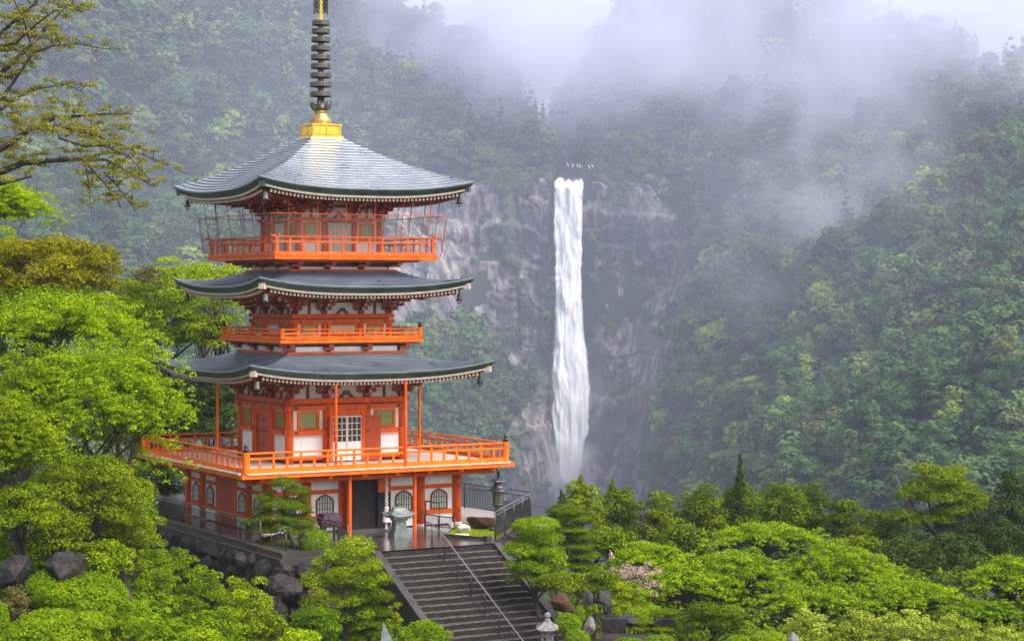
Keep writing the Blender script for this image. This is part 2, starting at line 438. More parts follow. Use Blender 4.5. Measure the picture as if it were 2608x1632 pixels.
X0, Yb, Zb = slope_pt(vpx, np.zeros(len(vpx)))
rows.append(np.stack([X0 * 230 / Yb, np.full_like(X0, 230.0), np.full_like(X0, -118.0)], 1))
rows.append(np.stack([X0 * (Yb - 90) / Yb, Yb - 90, np.full_like(X0, -112.0)], 1))
for t in np.linspace(0, 1, 60): rows.append(np.stack(slope_pt(vpx, np.full(len(vpx), t)), 1))
top = rows[-1]
rows.append(top * np.array([1.10, 1.10, 1]) + np.array([0, 0, 4.0])); rows.append(top * np.array([1.3, 1.3, 1]) + np.array([0, 0, -90]))
valley = put('hillside', mesh_np('hillside', np.concatenate(rows), grid_faces(len(rows), len(vpx)), smooth=True), M['lvalley'])
tag(valley, 'steep wooded valley sides around the waterfall', kind='structure')

# ------------------------------------------------------------------ rock cliff either side of the fall
CLIFF = [(980, 474), (1180, 468), (1300, 476), (1400, 452), (1500, 456), (1650, 474), (1735, 590), (1790, 655), (1755, 785), (1715, 920), (1685, 1070), (1650, 1300),
         (1285, 1310), (1280, 1130), (1335, 1000), (1290, 905), (1200, 850), (1100, 880), (980, 860)]
def in_poly(x, y, poly):
    x = np.asarray(x, float); y = np.asarray(y, float); r = np.zeros(x.shape, bool); n = len(poly); j = n - 1
    for i in range(n):
        xi, yi = poly[i]; xj, yj = poly[j]
        c = ((yi > y) != (yj > y)) & (x < (xj - xi) * (y - yi) / (yj - yi + 1e-9) + xi); r ^= c; j = i
    return r
def cliff_mat():
    m = mat('cliff_rock', (.2, .19, .2), .75, var=.5, scale=.12, bump=1.0, bscale=.5)
    t = m.node_tree; b = t.nodes['Principled BSDF']
    tc = nd(t, 'ShaderNodeTexCoord'); mp = nd(t, 'ShaderNodeMapping'); mp.inputs['Scale'].default_value = (.30, .30, .06)
    t.links.new(tc.outputs['Object'], mp.inputs[0])
    n = nd(t, 'ShaderNodeTexNoise', Scale=1.0, Detail=7.0, Roughness=.62); t.links.new(mp.outputs[0], n.inputs['Vector'])
    r = nd(t, 'ShaderNodeValToRGB'); e = r.color_ramp.elements
    e[0].position = .41; e[0].color = (.055, .054, .062, 1); e[1].position = .62; e[1].color = (.30, .29, .285, 1)
    k = e.new(.52); k.color = (.15, .145, .155, 1)
    t.links.new(n.outputs[0], r.inputs[0])
    n3 = nd(t, 'ShaderNodeTexNoise', Scale=.035, Detail=5.0, Roughness=.6); t.links.new(tc.outputs['Object'], n3.inputs['Vector'])
    r3 = nd(t, 'ShaderNodeValToRGB'); r3.color_ramp.elements[0].position = .42; r3.color_ramp.elements[0].color = (.45, .45, .5, 1); r3.color_ramp.elements[1].position = .6; r3.color_ramp.elements[1].color = (1.25, 1.15, 1.05, 1)
    t.links.new(n3.outputs[0], r3.inputs[0])
    mx = nd(t, 'ShaderNodeMix', data_type='RGBA', blend_type='MULTIPLY'); mx.inputs[0].default_value = 1
    t.links.new(r.outputs[0], mx.inputs[6]); t.links.new(r3.outputs[0], mx.inputs[7])
    ck = nd(t, 'ShaderNodeAttribute', attribute_name='crack_shade'); m3 = nd(t, 'ShaderNodeMix', data_type='RGBA'); m3.inputs[7].default_value = (.03, .028, .035, 1)
    t.links.new(ck.outputs['Fac'], m3.inputs[0]); t.links.new(mx.outputs[2], m3.inputs[6])
    a = nd(t, 'ShaderNodeAttribute', attribute_name='moss')
    m2 = nd(t, 'ShaderNodeMix', data_type='RGBA'); m2.inputs[7].default_value = (.06, .085, .03, 1)
    t.links.new(a.outputs['Fac'], m2.inputs[0]); t.links.new(m3.outputs[2], m2.inputs[6]); t.links.new(m2.outputs[2], b.inputs['Base Color'])
    return m
cpx = np.linspace(960, 1840, 300); cpt = np.linspace(.0, .80, 250)
CPX, CPT = np.meshgrid(cpx, cpt)
x, y, z = slope_pt(CPX.ravel(), CPT.ravel())
cpy = Y0 - F_PX * z / y
led = z / 13 + .35 * fbm(x / 30, z / 60, seed=5) + x * .006
ledge = (led - np.floor(led)); ledge = np.where(ledge < .86, ledge / .86, (1 - ledge) / .14)
blk = np.abs(vnoise(x / 9 + .4 * vnoise(x / 20, z / 8, seed=2), z / 26, seed=9))
disp = 5.5 * ledge ** 1.5 * np.clip(.45 + .9 * vnoise(x / 30, z / 22, seed=4), 0, 1) + 5 * fbm(x / 34, z / 44, oct=5, seed=31) + 3.0 * np.minimum(blk * 3, 1) + 1.9 * fbm(x / 4, z / 9, oct=4, seed=8) + 1.0
q1 = 2.2 * vnoise(x / 17 + .25 * vnoise(x / 5, z / 5, seed=23), z / 25 + .25 * vnoise(x / 6, z / 5, seed=24), seed=22) + 1.2 * vnoise(x / 6, z / 10, seed=25)
disp = disp + 2.6 * np.floor(q1 * 1.6) / 1.6
disp = disp + 2.2 * np.abs(vnoise(x / 7 + .5 * vnoise(x / 11, z / 5, seed=12), z / 40, seed=19)) - 5 * np.exp(-((CPX.ravel() - 1448) / 60) ** 2)
ins = in_poly(CPX.ravel(), cpy, CLIFF).astype(float).reshape(CPX.shape)
for _ in range(5):
    q = np.pad(ins, 1, mode='edge'); ins = (q[:-2, 1:-1] + q[2:, 1:-1] + q[1:-1, :-2] + q[1:-1, 2:] + q[1:-1, 1:-1]) / 5
ins = ins.ravel(); disp = disp * smooth(ins, .1, .8) - 3.5 * (1 - smooth(ins, .1, .6))
nrm = np.stack([-x * .05 * 0 + .12 * np.sign(x - 23), -np.ones_like(x), np.full_like(x, .12)], 1)
nrm /= np.linalg.norm(nrm, axis=1, keepdims=True)
CV = np.stack([x, y, z], 1) + nrm * disp[:, None]
l1 = z / 17 + .55 * fbm(x / 26, z / 50, seed=5) + .12 * fbm(x / 6, z / 6, seed=6) + x * .008; d1 = np.abs(l1 - np.round(l1))
l2 = x / 15 + .6 * fbm(x / 30, z / 22, seed=15) + .1 * fbm(x / 5, z / 5, seed=16); d2 = np.abs(l2 - np.round(l2))
crack_shade = np.clip((1 - smooth(d1, .0, .045)) * smooth(vnoise(x / 22, z / 12, seed=51), -.35, .1) + .7 * (1 - smooth(d2, .0, .03)) * smooth(vnoise(x / 10, z / 22, seed=52), .0, .3), 0, .85)  # crack lines: shade that soft light leaves out is put into the colour
CV[:, 1] += 2.2 * crack_shade
moss = np.clip(smooth(fbm(x / 14, z / 20, seed=44), .25, .6) * .8 + smooth(CPX.ravel(), 1560, 1700) * .12 * smooth(fbm(x / 9, z / 9, seed=4), 0, .4), 0, .9)
cliff = put('cliff', mesh_np('cliff', CV, grid_faces(250, 300), {'moss': moss, 'crack_shade': crack_shade}), cliff_mat())
tag(cliff, 'grey lilac rock face with ledges and cracks beside the waterfall', kind='structure')

# ------------------------------------------------------------------ waterfall
def water_mat():
    m = bpy.data.materials.new('falling_water'); m.use_nodes = True; t = m.node_tree; b = t.nodes['Principled BSDF']
    a = nd(t, 'ShaderNodeAttribute', attribute_name='edge'); s = nd(t, 'ShaderNodeAttribute', attribute_name='streak')
    r = nd(t, 'ShaderNodeValToRGB'); r.color_ramp.elements[0].color = (.70, .73, .80, 1); r.color_ramp.elements[0].position = .2
    r.color_ramp.elements[1].color = (.96, .97, .98, 1); r.color_ramp.elements[1].position = .6
    t.links.new(s.outputs['Fac'], r.inputs[0]); t.links.new(r.outputs[0], b.inputs['Base Color'])
    b.inputs['Roughness'].default_value = .6
    t.links.new(a.outputs['Fac'], b.inputs['Alpha'])
    return m
WK = np.array([(448, 1424, 1474), (466, 1414, 1483), (560, 1413, 1480), (700, 1416, 1479), (850, 1412, 1486), (960, 1406, 1498), (1080, 1397, 1514), (1180, 1384, 1530), (1250, 1368, 1548), (1300, 1356, 1562)], float)
wpy = np.linspace(452, 1300, 230); ws = np.linspace(-1, 1, 60)
WP, WS = np.meshgrid(wpy, ws, indexing='ij')
lft = np.interp(WP, WK[:, 0], WK[:, 1]); rgt = np.interp(WP, WK[:, 0], WK[:, 2])
lft = lft - 3 + 2 * vnoise(WP / 60, WP * 0, seed=61) + 2 * vnoise(WP / 9, WP * 0, seed=62); rgt = rgt + 4 + 1.5 * vnoise(WP / 90, WP * 0, seed=63) + 1.2 * vnoise(WP / 8, WP * 0, seed=64)
wp = (lft + rgt) / 2 + WS * (rgt - lft) / 2
wY = 862 - 10 * smooth(WP, 452, 480) - 14 * smooth(WP, 600, 1250) - 3.5 * np.sqrt(np.clip(1 - WS ** 2, 0, 1))
st = fbm(wp / 5.0, WP / 130, oct=4, seed=71) * .5 + .5
st2 = fbm(wp / 16.0, WP / 70, oct=3, seed=77)
wY = wY - 1.2 * st2
wX = (wp - CX0) / F_PX * wY; wZ = (Y0 - WP) / F_PX * wY
alpha = np.clip(smooth(WP + 9 * vnoise(WS * 4, WS * 0, seed=66), 452, 464) * smooth(1 - np.abs(WS), 0.0, .16) + .28 * st2 * (1 - smooth(1 - np.abs(WS), 0, .4)) * smooth(WP, 470, 520) - .12 * smooth(WP, 1000, 1250) * smooth(.5 - st, 0, .3), 0, 1)
wf = put('waterfall', mesh_np('waterfall', np.stack([wX.ravel(), wY.ravel(), wZ.ravel()], 1), grid_faces(230, 60), {'edge': alpha.ravel(), 'streak': np.clip(st + .35 * st2, 0, 1).ravel()}, smooth=True), water_mat())
tag(wf, 'tall white waterfall plunging down the grey cliff', kind='structure')
# dark gorge stream lip above the fall and the straw rope strung across it
rp = empty('sacred_rope', at(1484, 412, 868)); tag(rp, 'straw rope with white paper streamers strung above the waterfall lip', 'rope')
b0 = Vector(at(1484, 412, 868)); mb = MB()
pr = [Vector(at(px, py, 868)) - b0 for px, py in ((1438, 413), (1462, 417), (1490, 420), (1515, 418), (1532, 414))]
mb.tube(pr, .22, 6); mb.build('strand', M['bark'], rp)
for px, py in ((1446, 415), (1458, 417), (1471, 418), (1478, 419), (1500, 420), (1509, 419)):
    c = Vector(at(px, py, 867.6)) - b0; mb = MB()
    mb.box(-.35, .05, -.04, .04, -.8, 0); mb.box(0, .4, -.09, -.045, -1.5, -.6); mb.build('paper_streamer', M['white'], rp, loc=c)
# ------------------------------------------------------------------ forest on the valley sides
fr = np.random.default_rng(23)
NC = 52000
cpx_ = fr.uniform(-1100, 3500, NC); ct_ = fr.uniform(.0, .985, NC)
fx, fy, fz = slope_pt(cpx_, ct_)
pyb = Y0 - F_PX * fz / fy
inc = in_poly(cpx_ + 26 * vnoise(cpx_ / 38, pyb / 38, seed=7) + 14 * vnoise(cpx_ / 12, pyb / 12, seed=8), pyb + 26 * vnoise(cpx_ / 40, pyb / 40, seed=9), CLIFF)
cell = {}; keep = []
for i in range(NC):
    if inc[i]: continue
    if 1405 < cpx_[i] < 1492 and ct_[i] > .1 and pyb[i] > 395: continue
    c = (int(fx[i] // 7), int(fy[i] // 7), int(fz[i] // 7)); ok = True
    for a in (-1, 0, 1):
        for b in (-1, 0, 1):
            for d in (-1, 0, 1):
                for j in cell.get((c[0] + a, c[1] + b, c[2] + d), ()):
                    if (fx[i] - fx[j]) ** 2 + (fy[i] - fy[j]) ** 2 + (fz[i] - fz[j]) ** 2 < 6.3 ** 2: ok = False; break
                if not ok: break
            if not ok: break
        if not ok: break
    if ok: cell.setdefault(c, []).append(i); keep.append(i)
# bushes clinging to the ledges of the rock face
LEDGE = [(1320, 690, .5), (1300, 560, .35), (1215, 600, .3), (1395, 750, .7), (1405, 770, .75), (1490, 580, .6), (1545, 590, .6), (1520, 720, .55), (1540, 820, .5), (1560, 850, .5), (1590, 880, .45), (1575, 930, .35), (1600, 960, .45), (1545, 990, .35), (1560, 1020, .5),
         (1590, 1030, .5), (1560, 1060, .3), (1600, 1080, .35), (1620, 730, .3), (1660, 690, .3), (1640, 810, .3), (1335, 780, .25), (1345, 820, .3), (1340, 870, .3), (1350, 930, .25), (1370, 960, .3), (1320, 730, .35), (1610, 560, .3), (1580, 520, .4), (1550, 500, .35), (1240, 560, .3), (1290, 620, .3), (1520, 640, .4), (1600, 640, .35), (1340, 1150, .4), (1330, 1240, .45), (1575, 1120, .4), (1545, 1150, .35), (1610, 1180, .35)]
T = []
for i in keep:
    T.append([fx[i], fy[i], fz[i], fr.uniform(3.2, 5.6) * (1.45 if fr.random() < .16 else 1), fr.random(), cpx_[i], 0.0])
T = np.array(T)
hue = np.clip(.12 + .42 * fr.random(len(T)) + .10 * fbm(T[:, 0] / 40, T[:, 1] / 40, seed=91), .02, .58)
u = fr.random(len(T)); hue = np.where(u > .968, fr.uniform(.72, .9, len(T)), hue); hue = np.where((u > .91) & (u <= .968), fr.uniform(.6, .7, len(T)), hue)
skyl = np.clip((ct_[keep] - .80) / .15, 0, 1)
left_hi = (T[:, 5] < 1480)
conif = (fr.random(len(T)) < np.where(skyl > .3, .38, .14))
Hc = np.where(conif, T[:, 3] * 1.9, T[:, 3] * 1.05)          # height of crown centre above the slope
ux = CX0 + F_PX * T[:, 0] / T[:, 1]; uy = Y0 - F_PX * (T[:, 2] + Hc) / T[:, 1]; ur = F_PX * T[:, 3] / T[:, 1]
for bx, by in ((2050, 800), (2085, 845), (2060, 930), (1800, 880), (1860, 810), (1655, 1040), (2010, 1090), (2530, 860), (2480, 520), (2215, 390), (555, 300), (560, 340), (520, 470), (2090, 750), (1640, 1090), (1860, 880), (2230, 1010), (1180, 985)):
    j = np.argmin((ux - bx) ** 2 + (uy - by) ** 2); hue[j] = fr.uniform(.84, .98); conif[j] = False
# which crowns the camera can see: coarse depth buffer, nearest first
SB = 8; BW, BH = 2608 // SB, 1632 // SB; buf = np.zeros((BH, BW), bool); vis = np.zeros(len(T))
for j in np.argsort(T[:, 1]):
    x0, x1 = int((ux[j] - ur[j]) / SB), int((ux[j] + ur[j]) / SB) + 1; y0, y1 = int((uy[j] - ur[j]) / SB), int((uy[j] + ur[j]) / SB) + 1
    x0, x1, y0, y1 = max(x0, 0), min(x1, BW), max(y0, 0), min(y1, BH)
    if x1 <= x0 or y1 <= y0: continue
    yy, xx = np.mgrid[y0:y1, x0:x1]; dsc = ((xx * SB - ux[j]) ** 2 + (yy * SB - uy[j]) ** 2) < (ur[j] * .9) ** 2
    vis[j] = (dsc & ~buf[y0:y1, x0:x1]).sum(); buf[y0:y1, x0:x1] |= dsc
# parts of the frame hidden behind pagoda and garden do not count
def hid(x, y): return (y > 1230) | ((x < 430) & (y > 720)) | ((x > 470) & (x < 1120) & (y > 470) & (y < 1300))
near = np.where((vis > 6) & ~hid(ux, uy))[0]; near = near[np.argsort(-vis[near])][:285]
sel = set(near.tolist())

def far_crown(kind, rng, leaf):
    if kind == 'round':
        pads = spread_pads((0, 0, .95), (1, 1, 1.0), 12, .46, rng, flat=.85, lo=.5, zlo=-.5, tint=0, tv=.06)
    elif kind == 'tall':
        pads = spread_pads((0, 0, 1.15), (.82, .82, 1.25), 14, .42, rng, flat=.8, lo=.5, zlo=-.6, tint=0, tv=.06)
    else:
        pads = []
        for k in range(9):
            h = .5 + k * .36; r = max(.12, .62 * (1 - k / 9.5)) * rng.uniform(.8, 1.15)
            for q in range(3 if k < 7 else 1):
                a = rng.uniform(0, 6.28); pads.append((np.array([math.cos(a) * r * .45, math.sin(a) * r * .45, h + rng.uniform(-.1, .1)]), (r * .8, r * .8, .17), rng.normal(0, .05)))
    Vs = []; Ts = []
    for c, R, tn in pads:
        n = int((4.6 if kind != 'cedar' else 3.2) * R[0] * (R[0] + 2 * R[2]) / (leaf * leaf)) + 5
        p, nn, rd = pad_points(c, R, n, rng, lo=.75, zmin=-.3)
        Vs.append(leaf_quads(p, nn, leaf, .8, rng, .28)); Ts.append(np.repeat(tn + rng.normal(0, .045, len(p)), 4))
    return np.concatenate(Vs), np.concatenate(Ts)
SH = ['round', 'round', 'tall', 'cedar', 'round', 'cedar']
hi_ = [far_crown(k, fr, .135) for k in SH]; lo_ = [far_crown(k, fr, .40) for k in SH]; md_ = [far_crown(k, fr, .27) for k in SH]
TINTS = [.1, .2, .3, .4, .5, .64, .78, .95]
hi_mesh = {}
def hi(sh, ti):
    if (sh, ti) not in hi_mesh:
        V, tt = hi_[sh]; hi_mesh[(sh, ti)] = mesh_np('crown', V, np.arange(len(V)).reshape(-1, 4), {'tint': np.clip(TINTS[ti] + tt, 0, 1)}, mats=(M['far'],))
    return hi_mesh[(sh, ti)]
tmb = MB(); tmb.tube([(0, 0, -.3), (.03, 0, .5), (0, .02, 1.0)], [.055, .04, .02], 5); trunk_me = tmb.mesh('trunk')
GN = {'cedar': 'cedars', 'bright': 'bright trees', 'brown': 'brownish trees', 'dark': 'dark trees', 'mid': 'grey green trees'}
LB = {'bright': 'bright yellow green forest tree', 'brown': 'brownish green forest tree',
      'cedar': 'tall dark forest cedar', 'dark': 'dark green round crowned forest tree', 'mid': 'grey green round crowned forest tree'}
for j in near:
    sh = (3 if fr.random() < .5 else 5) if conif[j] else int(fr.choice([0, 1, 2, 4]))
    ti = int(np.argmin([abs(t - hue[j]) for t in TINTS])); k = 'cedar' if conif[j] else 'bright' if hue[j] > .7 else 'brown' if hue[j] > .58 else 'dark' if hue[j] < .3 else 'mid'
    s = T[j, 3]
    o = empty('forest_tree', (T[j, 0], T[j, 1], T[j, 2]), fr.uniform(0, 6.28)); o.scale = (s * fr.uniform(.9, 1.15), s * fr.uniform(.9, 1.15), s * fr.uniform(.85, 1.1))
    rgn = 'on the slope left behind the pagoda' if ux[j] < 1120 else 'above the cliff top' if ux[j] < 1620 and uy[j] < 500 else 'beside the rock face' if ux[j] < 1720 else 'on the lower right slope' if uy[j] > 850 else 'in the middle of the right slope' if uy[j] > 520 else 'high on the misty right slope'
    tag(o, LB[k] + ' ' + rgn, 'tree', GN[k] + ' ' + rgn)
    put('crown', hi(sh, ti), None, o); put('trunk', trunk_me, M['barkfar'], o)
Vs = []; Ts = []
for j in range(len(T)):
    if j in sel: continue
    if vis[j] < 2 and fr.random() > .07: continue
    sh = (3 if fr.random() < .5 else 5) if conif[j] else int(fr.choice([0, 1, 2, 4]))
    V, tt = (md_ if T[j, 1] < 760 and vis[j] > 8 else lo_)[sh]; a = fr.uniform(0, 6.28); c, s = math.cos(a), math.sin(a); sc = T[j, 3] * fr.uniform(.9, 1.1)
    W = np.stack([V[:, 0] * c - V[:, 1] * s, V[:, 0] * s + V[:, 1] * c, V[:, 2]], 1) * sc + T[j, :3]
    Vs.append(W); Ts.append(np.clip(hue[j] + tt, 0, 1))
for q in range(200):
    a_, b_ = fr.uniform(1000, 1740), fr.uniform(470, 1250)
    if in_poly(np.array([a_]), np.array([b_]), CLIFF)[0] and abs(a_ - 1448) > 55 and vnoise(np.array([a_ / 55]), np.array([b_ / 40]), seed=88)[0] > .12 + .1 * (a_ > 1480): LEDGE.append((a_, b_, fr.uniform(.25, .55)))
for q in range(70):
    f_ = fr.random(); e_ = [(1000, 470), (1190, 466), (1300, 472), (1405, 452)] if q < 50 else [(1490, 452), (1650, 474), (1740, 590), (1795, 655), (1755, 780), (1715, 920), (1690, 1070), (1660, 1230)]
    g_ = f_ * (len(e_) - 1); i_ = min(int(g_), len(e_) - 2); g_ -= i_; LEDGE.append((e_[i_][0] * (1 - g_) + e_[i_ + 1][0] * g_ + fr.normal(0, 14), e_[i_][1] * (1 - g_) + e_[i_ + 1][1] * g_ + fr.normal(6, 10), fr.uniform(.2, .5)))
for px_, py_, tn in LEDGE:
    for q in range(3):
        ti = np.interp(py_ , np.sort(cpy.reshape(250, 300)[:, int(np.clip((px_ - 960) / 880 * 299, 0, 299))]), cpt[::-1])
        X_, Y_, Z_ = slope_pt(np.array([px_ + fr.normal(0, 9)]), np.array([ti])); Z_ = Z_ + fr.normal(0, 1.2)
        V, tt = lo_[int(fr.choice([0, 1, 4]))]; sc = fr.uniform(1.2, 2.4)
        Vs.append(V * [sc, sc, sc * .9] + np.array([X_[0], Y_[0] - 5.0, Z_[0]])); Ts.append(np.clip(tn + .1 + tt, 0, 1))
V = np.concatenate(Vs)
fo = put('forest', mesh_np('forest', V, np.arange(len(V)).reshape(-1, 4), {'tint': np.concatenate(Ts)}), M['far'])
tag(fo, 'dense misty forest covering the valley sides around the waterfall', kind='stuff')
print('forest quads', len(V) // 4, 'individuals', len(near), 'all', len(T))
# ------------------------------------------------------------------ pagoda
pg = empty('pagoda', (PCX, PCY, ZB), PA); tag(pg, 'three storey vermilion pagoda with grey copper roofs standing on the wet terrace', 'pagoda')
PI = math.pi
PHI = {0: 0.0, 3: -PI / 2, 1: PI / 2, 2: PI}
def zz(z): return z - ZB
class PB(MB):                                   # builder in pagoda coordinates, world heights
    def mesh(s, name, smooth=False):
        s.v = [(a, b, c - ZB) for a, b, c in s.v]; r = MB.mesh(s, name, smooth); s.v = [(a, b, c + ZB) for a, b, c in s.v]; return r
def faces(name, mb, m, fs=(0, 3, 1, 2), parent=None, smooth=False):
    me = mb.mesh(name, smooth); out = []
    for k in fs: out.append(put(name, me, m, parent or pg, rz=PHI[k]))
    return out
FV = (0, 3)                                      # faces the photograph shows

def roof_z(t, c, R):
    h, zt, zm, tt, ztop, te = R
    s = np.clip((t - tt) / (te - tt), 0, 1.2)
    base = ztop + (zm - ztop) * (s * (1.10 - .10 * s) if ztop - zm > 1.5 else s * (1.45 - .45 * s))
    return base + (zt - zm) * np.abs(c) ** 2.6 * np.clip((t - tt) / (h - tt), 0, 1) ** 2.4
def t_edge(c, h): return h - .13 * (1 - np.abs(c) ** 2.2)
def roof(idx, R, wall_h, ncourse, label):
    h, zt, zm, tt, ztop, te = R; n = 44
    rt = PB(); cs = np.linspace(-1, 1, n)
    rings = []
    for i in range(ncourse + 1):
        s = i / ncourse
        for up in ((0.034, 0.0) if i < ncourse else (0.0,)):
            ring = []
            for k in range(4):
                ca, sa = math.cos(k * PI / 2), math.sin(k * PI / 2)
                for c in cs[:-1]:
                    t = tt + (float(t_edge(c, h)) - tt) * (1 - s); z = float(roof_z(t, c, R)) + up; t -= .045 if (up == 0 and 0 < i < ncourse) else 0
                    u, v = c * t, -t; ring.append((u * ca - v * sa, u * sa + v * ca, z))
            rings.append(ring)
    m = len(rings[0]); V = [p for r in rings for p in r]; Fs = []
    # course i: lower lip (raised) -> slopes up to the foot of the next riser
    seq = list(range(len(rings)))
    V2 = []; F2 = []
    for i in range(ncourse):
        lo = rings[2 * i]; nx = rings[2 * i + 3] if i < ncourse - 1 else rings[-1]
        base = rings[2 * i + 1]
        b0 = len(V2); V2 += base + lo + nx + lo
        for q in range(m):
            q2 = (q + 1) % m
            F2.append((b0 + q, b0 + q2, b0 + m + q2, b0 + m + q)); F2.append((b0 + 3 * m + q, b0 + 3 * m + q2, b0 + 2 * m + q2, b0 + 2 * m + q))
    rt.add(V2, F2)
    ro = rt.build('roof', M['copper'], pg, smooth=True); ro.data.set_sharp_from_angle(angle=math.radians(35)); tag(ro, label)
    # eave band, cream fascia, soffit : rings below the edge
    def band(name, prof, m_):
        b = PB(); rr = []
        for dt, dz in prof:
            ring = []
            for k in range(4):
                ca, sa = math.cos(k * PI / 2), math.sin(k * PI / 2)
                for c in cs[:-1]:
                    te_ = float(t_edge(c, h)); t = te_ - dt; z = float(roof_z(te_, c, R)) + dz
                    if dt > .6: z = float(roof_z(te_, c * .0, R)) + dz + (float(roof_z(te_, c, R)) - float(roof_z(te_, 0, R))) * max(0, 1 - dt / (h - wall_h)) ** 1.5
                    u, v = c * t, -t; ring.append((u * ca - v * sa, u * sa + v * ca, z))
            rr.append(ring)
        V = [p for r in rr for p in r]
        F_ = [(i * m + (q + 1) % m, i * m + q, (i + 1) * m + q, (i + 1) * m + (q + 1) % m) for i in range(len(rr) - 1) for q in range(m)]
        b.add(V, F_); return b.build(name, m_, ro)
    band('eave_edge', [(.0, .022), (-.012, -.03), (.05, -.13), (.07, -.135), (.14, -.25), (.20, -.25)], M['patina'])
    band('fascia', [(.15, -.245), (.165, -.335), (.24, -.335)], M['cream'])
    ov = h - wall_h
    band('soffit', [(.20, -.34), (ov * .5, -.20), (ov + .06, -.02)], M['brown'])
    # rafters (two tiers) with pale ends, following the upturn
    rf = PB(); tp = PB(); cnt = int(h * 11.6)
    for k in range(4):
        ca, sa = math.cos(k * PI / 2), math.sin(k * PI / 2)
        def X(u, v, z): return (u * ca - v * sa, u * sa + v * ca, z)
        for i in range(cnt):
            u = -h * .955 + 2 * h * .955 * (i + .5) / cnt; c = u / h; te_ = float(t_edge(c, h))
            z = float(roof_z(te_, c, R)) - .405; z0 = float(roof_z(te_, 0, R)) - .40
            inn = max(abs(u) + .1, wall_h)
            zi = z + (z0 + .26 - z) * (te_ - .3 - inn) / max(.3, ov)
            if te_ - .30 - inn > .1:
                rf.beam(X(u, -(te_ - .30), z), X(u, -inn, zi), .085, .11)
                p, q = Vector(X(u, -(te_ - .272), z)), Vector(X(u, -(te_ - .30), z)); tp.beam(p, q, .088, .112)
                rf.beam(X(u, -(te_ - .85), z - .10 + .06), X(u, -inn, zi - .12), .085, .11)
    tag(rf.build('rafter_row', M['bracket'], ro), kind='stuff'); tag(tp.build('rafter_tip_row', M['cream'], ro), kind='stuff')
    # hip rafters at the corners, pale capped
    for k in range(4):
        b = PB(); d = h - .10; zc = zt - .36
        b.beam((d - .16, -(d - .16), zc), (wall_h, -wall_h, zc - .12), .20, .22)
        o = b.build('hip_rafter', M['brown'], ro, rz=PHI[k])
        b = PB(); b.beam((d - .03, -(d - .03), zc + .01), (d - .20, -(d - .20), zc), .24, .23); b.build('hip_cap', M['cream'] if k in (0, 3) and idx < 3 else M['patina'], ro, rz=PHI[k])
    return ro

R1 = (5.31, -2.84, -3.26, 2.60, -2.54, 5.18)
R2 = (4.69, .507, .12, 2.33, .78, 4.56)
R3 = (4.69, 4.45, 3.98, .64, 6.31, 4.56)
ro1 = roof(1, R1, 2.62, 15, 'lowest roof, widest, dark and wet'); ro2 = roof(2, R2, 2.2, 13, 'middle roof, shallow, dark and wet'); ro3 = roof(3, R3, 1.88, 19, 'top roof, tall and pyramidal, pale with sky light')

# bracket complexes -------------------------------------------------------------
def bracket_mb(nt, sc, corner=False):
    b = MB(); tips = MB(); k = 1.35 if corner else 1.0
    b.add([(-.17 * sc, -.17 * sc, .12 * sc), (.17 * sc, -.17 * sc, .12 * sc), (.17 * sc, .17 * sc, .12 * sc), (-.17 * sc, .17 * sc, .12 * sc),
           (-.12 * sc, -.12 * sc, 0), (.12 * sc, -.12 * sc, 0), (.12 * sc, .12 * sc, 0), (-.12 * sc, .12 * sc, 0)], [(0, 1, 2, 3), (7, 6, 5, 4), (1, 0, 4, 5), (2, 1, 5, 6), (3, 2, 6, 7), (0, 3, 7, 4)])
    b.box(-.17 * sc, .17 * sc, -.17 * sc, .17 * sc, .12 * sc, .20 * sc)
    for j in range(nt):
        z = (.20 + .23 * j) * sc; n = j * .27 * sc * k; W = (.48 + .10 * j) * sc
        if not corner or j:
            b.add([(-W, -n - .055, z + .06 * sc), (-W + .10, -n - .055, z), (W - .10, -n - .055, z), (W, -n - .055, z + .06 * sc), (W, -n - .055, z + .13 * sc), (-W, -n - .055, z + .13 * sc)] +
                  [(-W, -n + .055, z + .06 * sc), (-W + .10, -n + .055, z), (W - .10, -n + .055, z), (W, -n + .055, z + .06 * sc), (W, -n + .055, z + .13 * sc), (-W, -n + .055, z + .13 * sc)],
                  [(0, 1, 2, 3, 4, 5), (11, 10, 9, 8, 7, 6), (1, 0, 6, 7), (2, 1, 7, 8), (3, 2, 8, 9), (4, 3, 9, 10), (5, 4, 10, 11), (0, 5, 11, 6)])
        o = n + .42 * sc * k
        b.box(-.055, .055, -o, .12, z + .004, z + .134 * sc)
        tips.box(-.058, .058, -o - .012, -o + .03, z + .01, z + .128 * sc)
        for x in (-W + .10, 0, W - .10): 
            b.add([(x - .09 * sc, -n - .09, z + .21 * sc), (x + .09 * sc, -n - .09, z + .21 * sc), (x + .09 * sc, -n + .09, z + .21 * sc), (x - .09 * sc, -n + .09, z + .21 * sc),
                   (x - .065 * sc, -n - .065, z + .134 * sc), (x + .065 * sc, -n - .065, z + .134 * sc), (x + .065 * sc, -n + .065, z + .134 * sc), (x - .065 * sc, -n + .065, z + .134 * sc)], [(0, 1, 2, 3), (7, 6, 5, 4), (1, 0, 4, 5), (2, 1, 5, 6), (3, 2, 6, 7), (0, 3, 7, 4)])
        b.box(-.08 * sc, .08 * sc, -o - .0, -o + .15, z + .136 * sc, z + .21 * sc)
    L = (.62 + .34 * nt) * sc * k
    zt_ = (.26 + .23 * nt) * sc
    b.beam((0, .2, zt_ + .10 * sc), (0, -L, zt_ - .10 * sc), .10, .13); tips.beam((0, -L + .05, zt_ - .09 * sc), (0, -L - .016, zt_ - .105 * sc), .112, .14)
    return b, tips
